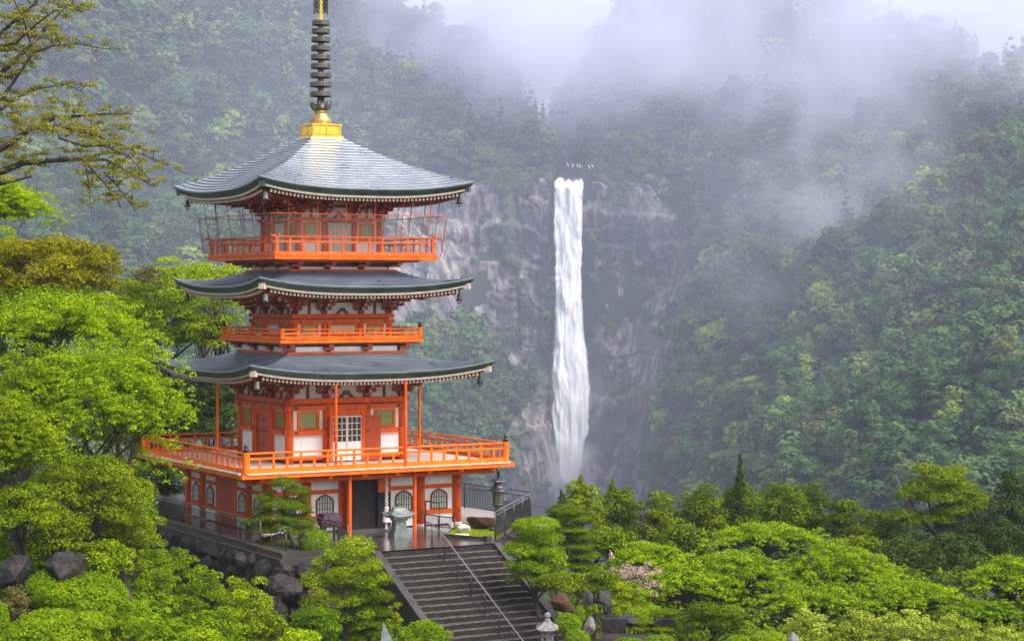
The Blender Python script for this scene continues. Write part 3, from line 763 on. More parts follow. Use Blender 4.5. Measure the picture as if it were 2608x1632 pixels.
def brackets(h, zb, us, nt, sc):
    b, t = bracket_mb(nt, sc); me = b.mesh('bracket'); tm = t.mesh('bracket_tip')
    bc, tc_ = bracket_mb(nt, sc, True); mec = bc.mesh('bracket'); tmc = tc_.mesh('bracket_tip')
    for k in FV + (1,):
        ca, sa = math.cos(PHI[k]), math.sin(PHI[k])
        for u in us:
            o = put('bracket', me, M['bracket'], pg, (u * ca + h * sa, u * sa - h * ca, zz(zb)), PHI[k]); tag(put('bracket_tip', tm, M['cream'], o), kind='stuff')
    for k, (sx, sy) in enumerate(((-1, -1), (1, -1), (-1, 1), (1, 1))):
        ang = math.atan2(sy, sx) + PI / 2
        o = put('bracket', mec, M['bracket'], pg, (sx * h, sy * h, zz(zb)), ang); tag(put('bracket_tip', tmc, M['cream'], o), kind='stuff')
        for k2 in ((0, 3) if k == 0 else (0,) if k == 1 else (3,) if k == 2 else ()):
            o = put('bracket', me, M['bracket'], pg, (sx * h, sy * h, zz(zb) - .001), PHI[k2])
def plaster_band(h, z0, z1, us, sc):
    # white panel behind the brackets, struts, middle rail and a frog-leg strut in the centre bay
    b = PB(); b.box(-h, h, -h + .02, -h + .10, z0, z1); faces('bracket_panel', b, M['white'], FV)
    b = PB(); b.box(-h, h, -h - .035, -h + .03, z0 + (z1 - z0) * .52, z0 + (z1 - z0) * .52 + .09); faces('bracket_rail', b, M['brown'], FV)
    al = [-h] + list(us) + [h]
    for a, c in zip(al[:-1], al[1:]):
        if abs(a + c) > .3:
            b = PB(); x = (a + c) / 2; b.box(x - .055, x + .055, -h - .03, -h + .02, z0, z1 - .003); faces('strut', b, M['brown'], FV)
    w_ = .34 * sc; hh = min(.30 * sc, (z1 - z0) * .5)
    po = [(-w_, z0 + .002), (-w_ * .85, z0 + hh * .25), (-w_ * .5, z0 + hh * .55), (-w_ * .28, z0 + hh * .95), (w_ * .28, z0 + hh * .95), (w_ * .5, z0 + hh * .55), (w_ * .85, z0 + hh * .25), (w_, z0 + .002), (w_ * .5, z0 + .012), (w_ * .2, z0 + hh * .4), (-w_ * .2, z0 + hh * .4), (-w_ * .5, z0 + .012)]
    b = PB(); b.prism(po, -h - .06, -h + .01); faces('frog_leg_strut', b, M['brown'], FV)

def slat_window(name, u0, u1, h, z0, z1, fs=FV, fr_='verm', sl='green', bk='dkgreen', ns=9):
    fw = .10; f = PB()
    f.box(u0, u1, -h - .05, -h + .06, z0, z0 + fw * .8); f.box(u0, u1, -h - .05, -h + .06, z1 - fw * .6, z1)
    f.box(u0, u0 + fw, -h - .048, -h + .06, z0 + fw * .8, z1 - fw * .6); f.box(u1 - fw, u1, -h - .048, -h + .06, z0 + fw * .8, z1 - fw * .6)
    s = PB(); a0, a1 = u0 + fw, u1 - fw; st = (a1 - a0) / ns
    for i in range(ns): s.box(a0 + st * (i + .2), a0 + st * (i + .8), -h - .012, -h + .03, z0 + fw * .8, z1 - fw * .6)
    p = PB(); p.box(a0, a1, -h + .035, -h + .055, z0 + fw * .8, z1 - fw * .6)
    fm, sm, pm = f.mesh('window'), s.mesh('slat_row'), p.mesh('window_back')
    for k in fs:
        o = put('window', fm, M[fr_], pg, rz=PHI[k]); put('slat_row', sm, M[sl], o); put('window_back', pm, M[bk], o)
def box_part(name, m, x0, x1, n0, n1, z0, z1, fs=FV, label=None):
    b = PB(); b.box(x0, x1, -n1, -n0, z0, z1); r = faces(name, b, m, fs)
    if label: [tag(o, label) for o in r]
    return r
def col_part(h, us, z0, z1, rad, fs=FV, m='verm'):
    b = MB(); b.lathe([(rad, z0 - z0), (rad * 1.01, (z1 - z0) * .5), (rad * .97, z1 - z0)], n=20); me = b.mesh('column', True)
    for k in fs:
        ca, sa = math.cos(PHI[k]), math.sin(PHI[k])
        for u in us: put('column', me, M[m], pg, (u * ca + h * sa, u * sa - h * ca, zz(z0)))
    for sx, sy in ((-1, -1), (1, -1), (-1, 1), (1, 1)): put('column', me, M[m], pg, (sx * h, sy * h, zz(z0)))
def core(name, h, z0, z1):
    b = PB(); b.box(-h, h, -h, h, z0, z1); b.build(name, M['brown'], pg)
def beam_ring(name, h, ext, z0, z1, th, m, n0=-.12):
    # beams on all four sides; front/back run through, side ones butt between
    b = PB(); b.box(-h - ext, h + ext, -h - th, -h + n0 + .1, z0, z1); faces(name, b, m, (0, 2))
    b = PB(); b.box(-h + .135, h - .135, -h - th + .004, -h + n0 + .1, z0 + .003, z1 - .003); faces(name, b, m, (3, 1))
    b = PB(); b.box(-h - ext, -h - .10, -h - .002 - th, -h + n0 + .1, z0 + .003, z1 - .003); b2 = PB(); b2.box(h + .10, h + ext, -h - .002 - th, -h + n0 + .1, z0 + .003, z1 - .003)
    for q in (b, b2): faces(name.replace('beam', 'beam_end'), q, m, (3,))
def studs(h, us, z, r=.055):
    for u in us:
      b = PB(); b.add([(u + r * math.cos(t), -h - .10 - d, z + r * math.sin(t)) for d in (0, .035) for t in np.linspace(0, 2 * PI, 11)[:-1]], [(tuple(range(10, 20)))] + [(i, (i + 1) % 10, 10 + (i + 1) % 10, 10 + i) for i in range(10)])
      faces('nail_cover', b, M['iron'], FV)

# ground storey -------------------------------------------------------------------
HB = 4.15
core('inner_core', HB - .16, -9.5, -7.16)
col_part(HB, (-2.5, 2.5), -9.42, -7.2, .20)
b = MB(); b.lathe([(.25, 0), (.25, .07), (.21, .09)], n=16); fm = b.mesh('column_foot')
for k in FV:
    for u in (-HB, -2.5, 2.5): 
        ca, sa = math.cos(PHI[k]), math.sin(PHI[k]); put('column_foot', fm, M['rockpale'], pg, (u * ca + HB * sa, u * sa - HB * ca, zz(-9.5)))
put('column_foot', fm, M['rockpale'], pg, (HB, -HB, zz(-9.5)))
BAYS = [(-3.95, -2.7), (-2.3, -1.12), (1.12, 2.3), (2.7, 3.95)]
for a, c in BAYS:
    box_part('wall_panel', M['white'], a, c, HB - .10, HB + .02, -7.84, -7.42)
    box_part('wall_panel', M['white'], a, c, HB - .10, HB + .02, -8.86, -8.0)
    box_part('wall_panel', M['white'], a, c, HB - .10, HB + .02, -9.46, -9.02)
    box_part('beam', M['verm'], a - .05, c + .05, HB - .1, HB + .07, -8.0, -7.84)
    box_part('beam', M['verm'], a - .05, c + .05, HB - .1, HB + .09, -9.02, -8.86)
beam_ring('head_beam', HB, .25, -7.42, -7.24, .06, M['verm'])
for u in (-HB, -2.5, 2.5, HB):
    for z in (-7.92, -8.94): box_part('beam_peg', M['brown'], u - .06, u + .06, HB + .12, HB + .215, z - .07, z + .07)
def cusp_window(u, w_, z0, z1):
    # bell-shaped temple window: frame ring, pale bars, two rails
    n = 9; prof = []
    for i in range(n + 1):
        t = i / n; x = w_ * (1 - t ** 2.2) ; z = z0 + (z1 - z0) * (.52 + .48 * (t ** .85 if t < .85 else t ** .85))
        prof.append((x, z))
    inn = [(-w_, z0)] + [(-x, z) for x, z in prof] + [(x, z) for x, z in reversed(prof[:-1])] + [(w_, z0)]
    out = [(x * 1.17, z0 - .05 if z == z0 else z + .055) for x, z in inn]; m_ = len(inn)
    f = PB(); V = []
    for y in (-HB - .075, -HB + .01): V += [(u + x, y, z) for x, z in out] + [(u + x, y, z) for x, z in inn]
    Fs = []
    for i in range(m_):
        j = (i + 1) % m_; A = 2 * m_
        Fs += [(i, j, m_ + j, m_ + i), (A + j, A + i, A + m_ + i, A + m_ + j), (j, i, A + i, A + j), (m_ + i, m_ + j, A + m_ + j, A + m_ + i)]
    f.add(V, Fs); fm = f.mesh('window')
    bk = PB(); bk.prism([(u + x, z) for x, z in inn], -HB - .030, -HB - .026); bm_ = bk.mesh('window_back')
    s = PB(); k = 6
    for i in range(k):
        x = -w_ + 2 * w_ * (i + .5) / k; zt_ = max(z for xx, z in [(abs(q[0]), q[1]) for q in prof] if xx >= abs(x) - .03)
        s.box(u + x - w_ * .09, u + x + w_ * .09, -HB - .055, -HB - .033, z0, zt_ - .01)
    sm = s.mesh('window_bar_row')
    r = PB()
    for q in (.28, .60): r.box(u - w_ * .97, u + w_ * .97, -HB - .070, -HB - .056, z0 + (z1 - z0) * q - .012, z0 + (z1 - z0) * q + .012)
    rm = r.mesh('window_rail')
    for k in FV:
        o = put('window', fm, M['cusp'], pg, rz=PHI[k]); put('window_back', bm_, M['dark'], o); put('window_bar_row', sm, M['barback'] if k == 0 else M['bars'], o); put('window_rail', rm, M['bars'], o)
for u in (-3.33, -1.72, 1.74, 3.33): cusp_window(u, .33, -8.80, -8.06)
# doorway of the ground storey
b = PB(); b.box(-.62, .97, -HB - .02, -HB + .02, -9.44, -7.44); faces('doorway', b, M['dark'], (0,))
box_part('door_post', M['verm'], -1.12, -.62, HB - .1, HB + .12, -9.45, -7.42, (0,)); box_part('door_post', M['verm'], .95, 1.12, HB - .1, HB + .12, -9.45, -7.42, (0,))

b = PB(); b.beam((-.66, -HB - .13, -8.45), (-.98, -HB - .55, -8.45), .05, 1.9); faces('door', b, M['door'], (0,))
b = PB(); b.beam((.52, -HB - .15, -8.45), (1.06, -HB - .24, -8.45), .05, 1.88); o = faces('door', b, M['dark'], (0,))[0]
b = PB(); b.beam((.53, -HB - .188, -7.78), (1.05, -HB - .276, -7.78), .02, .52); b.build('door_panel', M['verm'], o)
b = PB(); b.box(-1.3, 1.3, -HB - .62, -HB - .02, -9.5, -9.41); tag(b.build('door_step', M['wet'], pg), 'wet door sill reflecting the sky')
box_part('door', M['door'], -.7, -.01, HB - .1, HB + .05, -9.42, -7.46, (3,)); box_part('door', M['door'], .01, .7, HB - .1, HB + .05, -9.42, -7.46, (3,))
for s_ in (-1, 1): box_part('door_post', M['verm'], s_ * .91 - .2, s_ * .91 + .2, HB - .1, HB + .06, -9.45, -7.42, (3,))

# balconies ----------------------------------------------------------------------
def balcony(h, zb, zd, zr, hr, nb, finial, half, rails, label, low=.15, pr=.07):
    bal = empty('balcony', (0, 0, 0)); bal.parent = pg; tag(bal, label)
    def F4(name, b, m, fs=(0, 3, 1, 2), smooth=False):
        me = b.mesh(name, smooth); return [put(name, me, m, bal, rz=PHI[k]) for k in fs]
    b = PB(); b.slab([(-h + .05, -h + .05), (h - .05, -h + .05), (h - .05, h - .05), (-h + .05, h - .05)], zb + .05, zd - .004); b.build('deck_frame', M['brown'], bal)
    # deck planks, running outwards in each quarter; end grain is the pale ragged line on the edge
    npl = int(2 * h / .21); 
    for k in (0, 3, 1, 2):
        b = PB()
        for i in range(npl):
            u0 = -h + 2 * h * i / npl; u1 = u0 + 2 * h / npl - .012; e = RNG.uniform(0, .014)
            i0 = max(abs(u0), abs(u1)) + .0
            if h - i0 < .02: continue
            b.add([(u0, -h - .03 - e, zd - .045), (u1, -h - .03 - e, zd - .045), (u1, -max(abs(u1), 1.4), zd - .045), (u0, -max(abs(u0), 1.4), zd - .045), (u0, -h - .03 - e, zd + .003 * (i % 2)), (u1, -h - .03 - e, zd + .003 * (i % 2)), (u1, -max(abs(u1), 1.4), zd + .003 * (i % 2)), (u0, -max(abs(u0), 1.4), zd + .003 * (i % 2))],
                  [(3, 2, 1, 0), (4, 5, 6, 7), (0, 1, 5, 4), (1, 2, 6, 5), (2, 3, 7, 6), (3, 0, 4, 7)])
        tag(b.build('deck_plank_row', M['cream'] if half else M['orange'], bal, rz=PHI[k]), kind='stuff')
    F4('edge_beam', (lambda b: b.box(-h, h, -h, -h + .12, zb + .003, zd - .05))(PB()), M['orange'], (0, 2)); F4('edge_beam', (lambda b: b.box(-h + .125, h - .125, -h + .003, -h + .12, zb + .005, zd - .053))(PB()), M['orange'], (3, 1))
    st = 2 * hr / nb; H = zr - zd
    def cyl(u, r, z0, z1): b = PB(); b.lathe([(r, z0), (r, z1)], (u, -hr), 14); return b
    # top rail, middle rail, ground sill
    ext = 0 if finial else .28
    b = PB(); pts = [(-hr - ext, -hr, zr + (.05 if ext else -.035)), (-hr, -hr, zr - .035), (0, -hr, zr - .04), (hr, -hr, zr - .035), (hr + ext, -hr, zr + (.05 if ext else -.035))]
    b.tube(pts if ext else pts[1:-1], .038 if half else .032, 8)
    F4('top_rail', b, M['orange'])
    zm = zd + H * rails[0]
    b = PB(); b.box(-hr - ext * .6, hr + ext * .6, -hr - .035, -hr + .035, zm - .045, zm + .035); F4('mid_rail', b, M['orange'], (0, 2))
    b = PB(); b.box(-hr + .04, hr - .04, -hr - .033, -hr + .033, zm - .043, zm + .033); F4('mid_rail', b, M['orange'], (3, 1))
    b = PB(); b.box(-hr - ext * .4, hr + ext * .4, -hr - .055, -hr + .05, zd + .004, zd + low); F4('sill_rail', b, M['orange'], (0, 2))
    b = PB(); b.box(-hr + .06, hr - .06, -hr - .053, -hr + .05, zd + .004, zd + low - .003); F4('sill_rail', b, M['orange'], (3, 1))
    bp = PB(); bp.box(-.045, .045, -hr - .03, -hr + .03, zd + low, zm - .045); bp.box(-.036, .036, -hr - .028, -hr + .028, zm + .035, zr - .07); pm = bp.mesh('rail_post')
    bs = PB(); bs.box(-.045, .045, -hr - .028, -hr + .028, zd + low, zm - .045); sm = bs.mesh('baluster')
    for k in (0, 3, 1, 2):
        ca, sa = math.cos(PHI[k]), math.sin(PHI[k])
        for i in range(1, nb):
            u = -hr + i * st; put('rail_post', pm, M['orange'], bal, (u * ca, u * sa, 0), PHI[k])
        if half:
            for i in range(nb):
                u = -hr + (i + .5) * st; put('baluster', sm, M['orange'], bal, (u * ca, u * sa, 0), PHI[k])
    for sx, sy in ((-1, -1), (1, -1), (-1, 1), (1, 1)):
        b = PB()
        if finial:
            b.lathe([(pr * 2, zd), (pr * 2, zr + .02)], (sx * hr, sy * hr), 18); o = b.build('corner_post', M['orange'], bal)
            b = PB(); f = pr * 2; z = zr + .02
            b.lathe([(f * .78, z), (f * .80, z + f * .55), (f * .9, z + f * .6), (f * .9, z + f * .75), (f * .55, z + f * .85), (f * .40, z + f * 1.2), (f * .62, z + f * 1.4), (f * .66, z + f * 1.65), (f * .45, z + f * 1.95), (f * .08, z + f * 2.25)], (sx * hr, sy * hr), 16); b.build('finial', M['iron'], o, smooth=True)
        else:
            b.box(sx * hr - .07, sx * hr + .07, sy * hr - .07, sy * hr + .07, zd, zr - .05); b.build('corner_post', M['orange'], bal)
    return bal
bal1 = balcony(5.90, -7.13, -6.93, -6.148, 5.625, 10, True, True, (.70,), 'lowest and widest balcony', .17)
bal2 = balcony(3.16, -2.11, -1.93, -1.53, 3.053, 9, True, False, (.52,), 'middle balcony', .09, .05)
bal3 = balcony(3.57, 1.20, 1.42, 2.137, 3.447, 12, False, False, (.68,), 'top balcony inside the safety net', .10)
# carrying joists under the lowest balcony
jm = PB(); jm.box(-.09, .09, -5.72, -HB - .0, -7.26, -7.135); jme = jm.mesh('joist')
for k in FV + (1,):
    ca, sa = math.cos(PHI[k]), math.sin(PHI[k])
    for u in np.linspace(-5.0, 5.0, 8): put('joist', jme, M['orange'], pg, (u * ca, u * sa, 0), PHI[k])
beam_ring('outer_beam', 5.1, .3, -7.42, -7.262, .02, M['verm'], n0=.08)
for (k, u, hh, z0, z1) in ((0, -1.66, 5.72, -6.93, -3.72), (0, 1.07, 5.72, -6.93, -3.72)):
    pass
def slim_post(r, l, z0, z1, rad=.058):
    b = PB(); b.lathe([(rad, z0), (rad * .96, z1)], (r, l), 12); o = b.build('eave_post', M['verm'], pg, smooth=False)
    return o
slim_post(-1.66, -5.10, -6.93, -3.68); slim_post(1.07, -5.70, -7.0, -3.60); slim_post(4.9, .6, -6.93, -3.75); slim_post(-4.95, -1.0, -6.93, -3.7)
slim_post(-1.28, -5.55, -9.5, -7.14, .075); slim_post(1.62, -5.4, -9.5, -7.14, .08); slim_post(-5.5, .93, -9.5, -7.14, .085); slim_post(5.4, -1.5, -9.5, -7.14, .08)

# first floor ------------------------------------------------------------------------
H1 = 2.50
core('inner_core', H1 - .12, -6.93, -3.30)
col_part(H1, (-.90, .90), -6.93, -4.54, .17)
beam_ring('plate_beam', H1, .20, -4.54, -4.34, .20, M['verm']); beam_ring('tie_beam', H1, .22, -4.81, -4.63, .15, M['verm']); 
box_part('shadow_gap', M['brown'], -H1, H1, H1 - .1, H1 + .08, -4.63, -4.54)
for s_ in (-1, 1):
    a, c = sorted((s_ * 1.06, s_ * 2.34))
    box_part('waist_beam', M['verm'], a - .22, c + .22, H1 + .02, H1 + .20, -5.79, -5.60)
    box_part('wall_panel', M['white'], a, c, H1 - .1, H1 + .03, -6.68, -5.79)
    box_part('wall_panel', M['white'], a, c, H1 - .1, H1 + .02, -5.60, -4.81)
    slat_window('window', a + .17, c - .17, H1 + .05, -5.58, -4.86)
    box_part('sill_beam', M['verm'], a - .1, c + .1, H1 - .05, H1 + .1, -6.80, -6.68)
studs(H1 + .08, (-2.28, -.9, .9, 2.28), -5.695); studs(H1 + .04, (-2.28, -.9, .9, 2.28), -4.72)
box_part('door_lintel', M['verm'], -.98, .98, H1, H1 + .13, -5.06, -4.82)
for s_ in (-1, 1): box_part('door_jamb', M['verm'], s_ * .72 - .08, s_ * .72 + .08, H1, H1 + .12, -6.90, -5.06)
def shoji(u0, u1, n, z0, z1):
    f = PB(); zs = z0 + (z1 - z0) * .42
    for a in (u0, u1 - .035): f.box(a, a + .035, -n - .03, -n + .01, z0, z1)
    f.box(u0 + .035, u1 - .035, -n - .03, -n + .01, z1 - .05, z1); 
    for i in range(1, 3):
        x = u0 + (u1 - u0) * i / 3; f.box(x - .011, x + .011, -n - .026, -n + .006, zs, z1 - .05)
    for i in range(4):
        z = zs + (z1 - .05 - zs) * i / 4; f.box(u0 + .035, u1 - .035, -n - .022, -n + .004, z - .012, z + .012)
    o = faces('lattice_door', f, M['screen'], (0,))[0]
    b = PB(); b.box(u0 + .035, u1 - .035, -n - .012, -n + .001, z0, zs - .012); b.build('door_panel', M['screen'], o)
    for i in range(3):
        for j in range(4):
            b = PB(); x0, x1 = [u0 + .02 + (u1 - u0 - .04) * q / 3 for q in (i, i + 1)]; za, zb_ = [zs + (z1 - .05 - zs) * q / 4 for q in (j, j + 1)]
            b.box(x0 + .013, x1 - .013, -n - .004, -n + .003, za + .013, zb_ - .013); b.build('pane', M['glass'], o)
shoji(-.64, .0, H1 + .03, -6.88, -5.08); shoji(.01, .65, H1 + .05, -6.88, -5.08)
b = PB(); b.beam((.82, -H1 - .13, -5.98), (1.38, -H1 - .34, -5.98), .05, 1.82); faces('door', b, M['door'], (0,))
b = PB(); b.beam((-.84, -H1 - .13, -5.98), (-1.0, -H1 - .62, -5.98), .05, 1.82); faces('door', b, M['door'], (0,))
for a, c in ((-.64, -.01), (.01, .64)):
    o = box_part('door', M['door'], a, c, H1, H1 + .05, -6.88, -5.08, (3,))[0]
    for z in (-5.3, -5.75, -6.3):
        for x in (a + .07, c - .07): b = PB(); b.box(x - .04, x + .04, -H1 - .075, -H1 - .051, z - .04, z + .04); b.build('hinge_plate', M['iron'], o, rz=0)
brackets(H1, -4.34, (-.90, .90), 3, .92)
plaster_band(H1, -4.338, -3.34, (-.90, .90), 1.0)

# second floor -------------------------------------------------------------------------
core('support_core', 2.45, -2.62, -2.12)
beam_ring('base_beam', 2.60, .05, -2.60, -2.48, .04, M['verm'])
for a, c in ((-2.25, -.95), (-.7, .7), (.95, 2.25)): box_part('wall_panel', M['white'], a, c, 2.40, 2.56, -2.48, -2.28)
for k in FV:
    for u in (-2.55, -.85, .85, 2.55):
        b = PB(); b.box(u - .10, u + .10, -2.95, -2.4, -2.30, -2.18); b.box(u - .22, u + .22, -2.72, -2.55, -2.42, -2.31); b.build('balcony_bracket', M['bracket'], pg, rz=PHI[k])
beam_ring('support_beam', 2.85, .2, -2.18, -2.115, .1, M['brown'], n0=.0)
H2 = 2.10
core('inner_core', H2 - .1, -1.95, .0)
col_part(H2, (-.82, .82), -1.93, -1.36, .14)
beam_ring('plate_beam', H2, .18, -1.13, -.97, .17, M['verm']); beam_ring('tie_beam', H2, .2, -1.36, -1.19, .12, M['verm']); box_part('shadow_gap', M['brown'], -H2, H2, H2 - .1, H2 + .06, -1.19, -1.13)
for s_ in (-1, 1):
    a, c = sorted((s_ * .95, s_ * 1.97)); box_part('wall_panel', M['white'], a, c, H2 - .1, H2 + .02, -1.93, -1.36)
    slat_window('window', a + .13, c - .13, H2 + .03, -1.80, -1.38, ns=8, sl='green')
slat_window('window', -.66, .66, H2 + .03, -1.85, -1.37, fr_='verm', sl='screen', bk='dark', ns=15)
studs(H2 + .03, (-1.9, -.82, .82, 1.9), -1.275, .04)
brackets(H2, -.97, (-.82, .82), 3, .72)
plaster_band(H2, -.968, -.10, (-.82, .82), .85)

# third floor --------------------------------------------------------------------------
core('support_core', 2.1, .72, 1.21)
beam_ring('base_beam', 2.33, .05, .73, .83, .04, M['verm'])
for a, c in ((-1.95, -.9), (-.6, .6), (.9, 1.95)): box_part('wall_panel', M['white'], a, c, 2.05, 2.28, .83, .93)
for k in FV:
    for u in (-2.2, -.75, .75, 2.2):
        b = PB(); b.box(u - .10, u + .10, -3.0, -2.1, 1.02, 1.12); b.box(u - .22, u + .22, -2.55, -2.2, .93, 1.015); b.build('balcony_bracket', M['bracket'], pg, rz=PHI[k])
beam_ring('support_beam', 2.75, .25, 1.12, 1.195, .3, M['bracket'], n0=.0)
H3 = 1.80
core('inner_core', H3 - .1, 1.41, 3.85)
col_part(H3, (-.68, .68), 1.42, 2.79, .13)
beam_ring('plate_beam', H3, .22, 2.79, 2.93, .14, M['verm'])
for s_ in (-1, 1):
    a, c = sorted((s_ * .81, s_ * 1.67)); box_part('wall_panel', M['white'], a, c, H3 - .1, H3 + .02, 1.42, 2.79)
    slat_window('window', a + .06, c - .08, H3 + .03, 2.02, 2.74, ns=7)
    box_part('waist_beam', M['verm'], a, c, H3, H3 + .05, 1.90, 2.02)
b = PB(); b.box(-.56, .56, -H3 - .01, -H3 + .02, 1.44, 2.74); faces('doorway', b, M['dark'], FV)
for x0, x1 in ((-.52, -.18), (-.16, .16), (.18, .52)):
    f = PB(); nx, nz = 6, 21
    for i in range(nx + 1): x = x0 + (x1 - x0) * i / nx; f.box(x - .010, x + .010, -H3 - .05, -H3 - .02, 1.46, 2.72)
    for j in range(nz + 1): z = 1.46 + 1.26 * j / nz; f.box(x0, x1, -H3 - .046, -H3 - .024, z - .010, z + .010)
    for o in faces('lattice_door', f, M['screen'], FV): pass
for s_ in (-1, 1): box_part('door_jamb', M['brown'], s_ * .57 - .04, s_ * .57 + .04, H3, H3 + .08, 1.44, 2.76)
brackets(H3, 2.93, (-.68, .68), 3, .66)
plaster_band(H3, 2.932, 3.72, (-.68, .68), .8)
# safety net leaning outwards round the top balcony
net = empty('safety_net'); net.parent = pg; tag(net, 'outward leaning net on thin red rods round the top balcony')
nm = bpy.data.materials.new('fine_net'); nm.use_nodes = True; t_ = nm.node_tree; t_.nodes.clear()
tr_ = nd(t_, 'ShaderNodeBsdfTransparent'); df_ = nd(t_, 'ShaderNodeBsdfDiffuse'); df_.inputs[0].default_value = (.22, .20, .20, 1); mx_ = nd(t_, 'ShaderNodeMixShader'); mx_.inputs[0].default_value = .13; oo_ = nd(t_, 'ShaderNodeOutputMaterial')
t_.links.new(tr_.outputs[0], mx_.inputs[1]); t_.links.new(df_.outputs[0], mx_.inputs[2]); t_.links.new(mx_.outputs[0], oo_.inputs[0])
NB_, NT_ = 3.68, 3.88; zb_, zt_ = 1.36, 3.00
for k in (0, 3, 1, 2):
    b = PB(); b.add([(-NB_, -NB_, zb_), (NB_, -NB_, zb_), (NT_, -NT_, zt_), (-NT_, -NT_, zt_)], [(0, 1, 2, 3)]); b.build('net_panel', nm, net, rz=PHI[k])
    for z, n in ((zt_, NT_), (zb_, NB_), (2.10, 3.77)):
        b = PB(); b.beam((-n, -n, z), (n, -n, z), .028, .028); b.build('net_rod', M['verm'] if k == 0 else M['bracket'], net, rz=PHI[k])
    b = PB(); b.beam((-NB_, -NB_, zb_), (-NT_, -NT_, zt_), .028, .028); b.build('net_rod', M['bracket'], net, rz=PHI[k])
    for i in range(6):
        u = -3.05 + 6.1 * i / 5; b = PB(); b.beam((u, -3.62, 1.42), (u * 1.03, -3.93, 3.66), .024, .024); b.build('net_rod', M['verm'] if k == 0 else M['bracket'], net, rz=PHI[k])
# spire --------------------------------------------------------------------------------
sp = empty('spire'); sp.parent = pg; tag(sp, 'bronze spire of nine rings on a gilt base')
def lp(name, prof, m, n=24, wave=0): 
    b = PB(); b.lathe(prof, (0, 0), n); return b.build(name, m, sp, smooth=False)
b = PB(); b.box(-.70, .70, -.70, .70, 6.27, 6.36); b.build('dew_basin_foot', M['gold'], sp)
b = PB(); b.box(-.60, .60, -.60, .60, 6.36, 6.78); b.build('dew_basin', M['brass'], sp)
b = PB(); b.box(-.66, .66, -.66, .66, 6.78, 6.84); b.build('dew_basin_rim', M['gold'], sp)
for k in (0, 3, 1, 2):
    for x in (-.62, -.02, .575):
        b = PB(); b.box(x, x + .05, -.635, -.598, 6.36, 6.78); b.build('basin_frame', M['gold'], sp, rz=PHI[k])
    for x in (-.54, .06):
        b = PB(); b.box(x, x + .49, -.615, -.601, 6.41, 6.74); b.build('basin_panel', M['gold'], sp, rz=PHI[k])
b = PB(); b.lathe([(.44, 6.84), (.455, 6.95), (.44, 7.05), (.36, 7.18), (.29, 7.25), (.26, 7.33), (.30, 7.36), (.30, 7.40)], n=28); b.build('inverted_bowl', M['brass'], sp, smooth=True)
b = PB(); b.lathe([(.24, 7.40), (.33, 7.48), (.30, 7.56), (.17, 7.72), (.14, 8.0)], n=20); b.build('lotus_base', M['bronze'], sp, smooth=True)
for i in range(8):
    a = i * PI / 4 + .2; b = PB(); pts = [(math.cos(a) * r, math.sin(a) * r, z) for r, z in ((.26, 7.46), (.37, 7.56), (.41, 7.68), (.46, 7.80))]; b.tube(pts, [.06, .07, .05, .012], 6); b.build('lotus_petal', M['bronze'], sp)
lp('shaft', [(.135, 7.6), (.125, 9.5), (.115, 11.18)], M['bronze'], 16); lp('shaft_tip', [(.085, 11.18), (.08, 13.2), (.05, 13.4), (.11, 13.6), (.02, 13.85)], M['gold'], 14)
RZ = [8.00, 8.40, 8.78, 9.16, 9.53, 9.90, 10.26, 10.61, 10.95]
for i, z in enumerate(RZ):
    r = .455 - .0115 * i; b = PB(); n = 32
    b.lathe([(r, z + .01), (r * 1.0, z + .17), (r * .985, z + .20), (r * .80, z + .20), (r * .80, z + .06), (r * .96, z + .01)], n=n)
    o = b.build('ring', M['bronze'], sp)
    b = PB()
    for q in range(4): a = q * PI / 4; b.box(-r * .95, r * .95, -.035, .035, z + .07 + .001 * q, z + .15 + .001 * q) if False else b.beam((math.cos(a) * r * .9, math.sin(a) * r * .9, z + .11 + .002 * q), (-math.cos(a) * r * .9, -math.sin(a) * r * .9, z + .11 + .002 * q), .06, .08)
    b.build('ring_spoke', M['bronze'], o)
for q in range(4):
    b = PB(); a = q * PI / 2 + .4
    for i in range(9):
        for sgn in (-1, 1):
            z0 = 11.45 + i * .17; p = (math.cos(a) * .09, math.sin(a) * .09, z0 + (.17 if sgn > 0 else 0) * 2); r_ = (math.cos(a) * .40, math.sin(a) * .40, z0 + (0 if sgn > 0 else .17) * 2); b.beam(p, r_, .025, .028)
    b.beam((math.cos(a) * .39, math.sin(a) * .39, 11.42), (math.cos(a) * .39, math.sin(a) * .39, 13.3), .022, .03); b.beam((math.cos(a) * .24, math.sin(a) * .24, 11.42), (math.cos(a) * .24, math.sin(a) * .24, 13.3), .02, .02)
    b.build('flame_plate', M['iron'], sp)
# wind bells ---------------------------------------------------------------------------
def bell(r, l, z, label, m='iron'):
    X, Y, _ = rl(r, l); o = empty('wind_bell', (X, Y, z)); tag(o, label, 'wind bell', 'wind bells under the roof corners')
    b = MB(); b.lathe([(.012, 0), (.012, -.16)], n=6); b.build('hook', M['iron'], o)
    b = MB(); b.lathe([(.02, -.14), (.075, -.17), (.09, -.24), (.10, -.38), (.135, -.46), (.12, -.46), (.08, -.36)], n=14); b.build('bell_body', M[m], o, smooth=True)
    b = MB(); b.lathe([(.01, -.40), (.012, -.52), (.07, -.54), (.07, -.57), (.01, -.58)], n=10); b.build('clapper', M['iron'], o)
for R_, nm_ in ((R3, 'top'), (R2, 'middle'), (R1, 'lowest')):
    d = R_[0] - .45; z = R_[1] - .50
    bell(-d, -d, z, 'pale green wind bell under the front corner of the %s roof' % nm_, 'bluegrey')
    bell(d, -d, z, 'small black wind bell under the right hand corner of the %s roof' % nm_)
    bell(-d, d, z, 'small black wind bell under the left hand corner of the %s roof' % nm_)
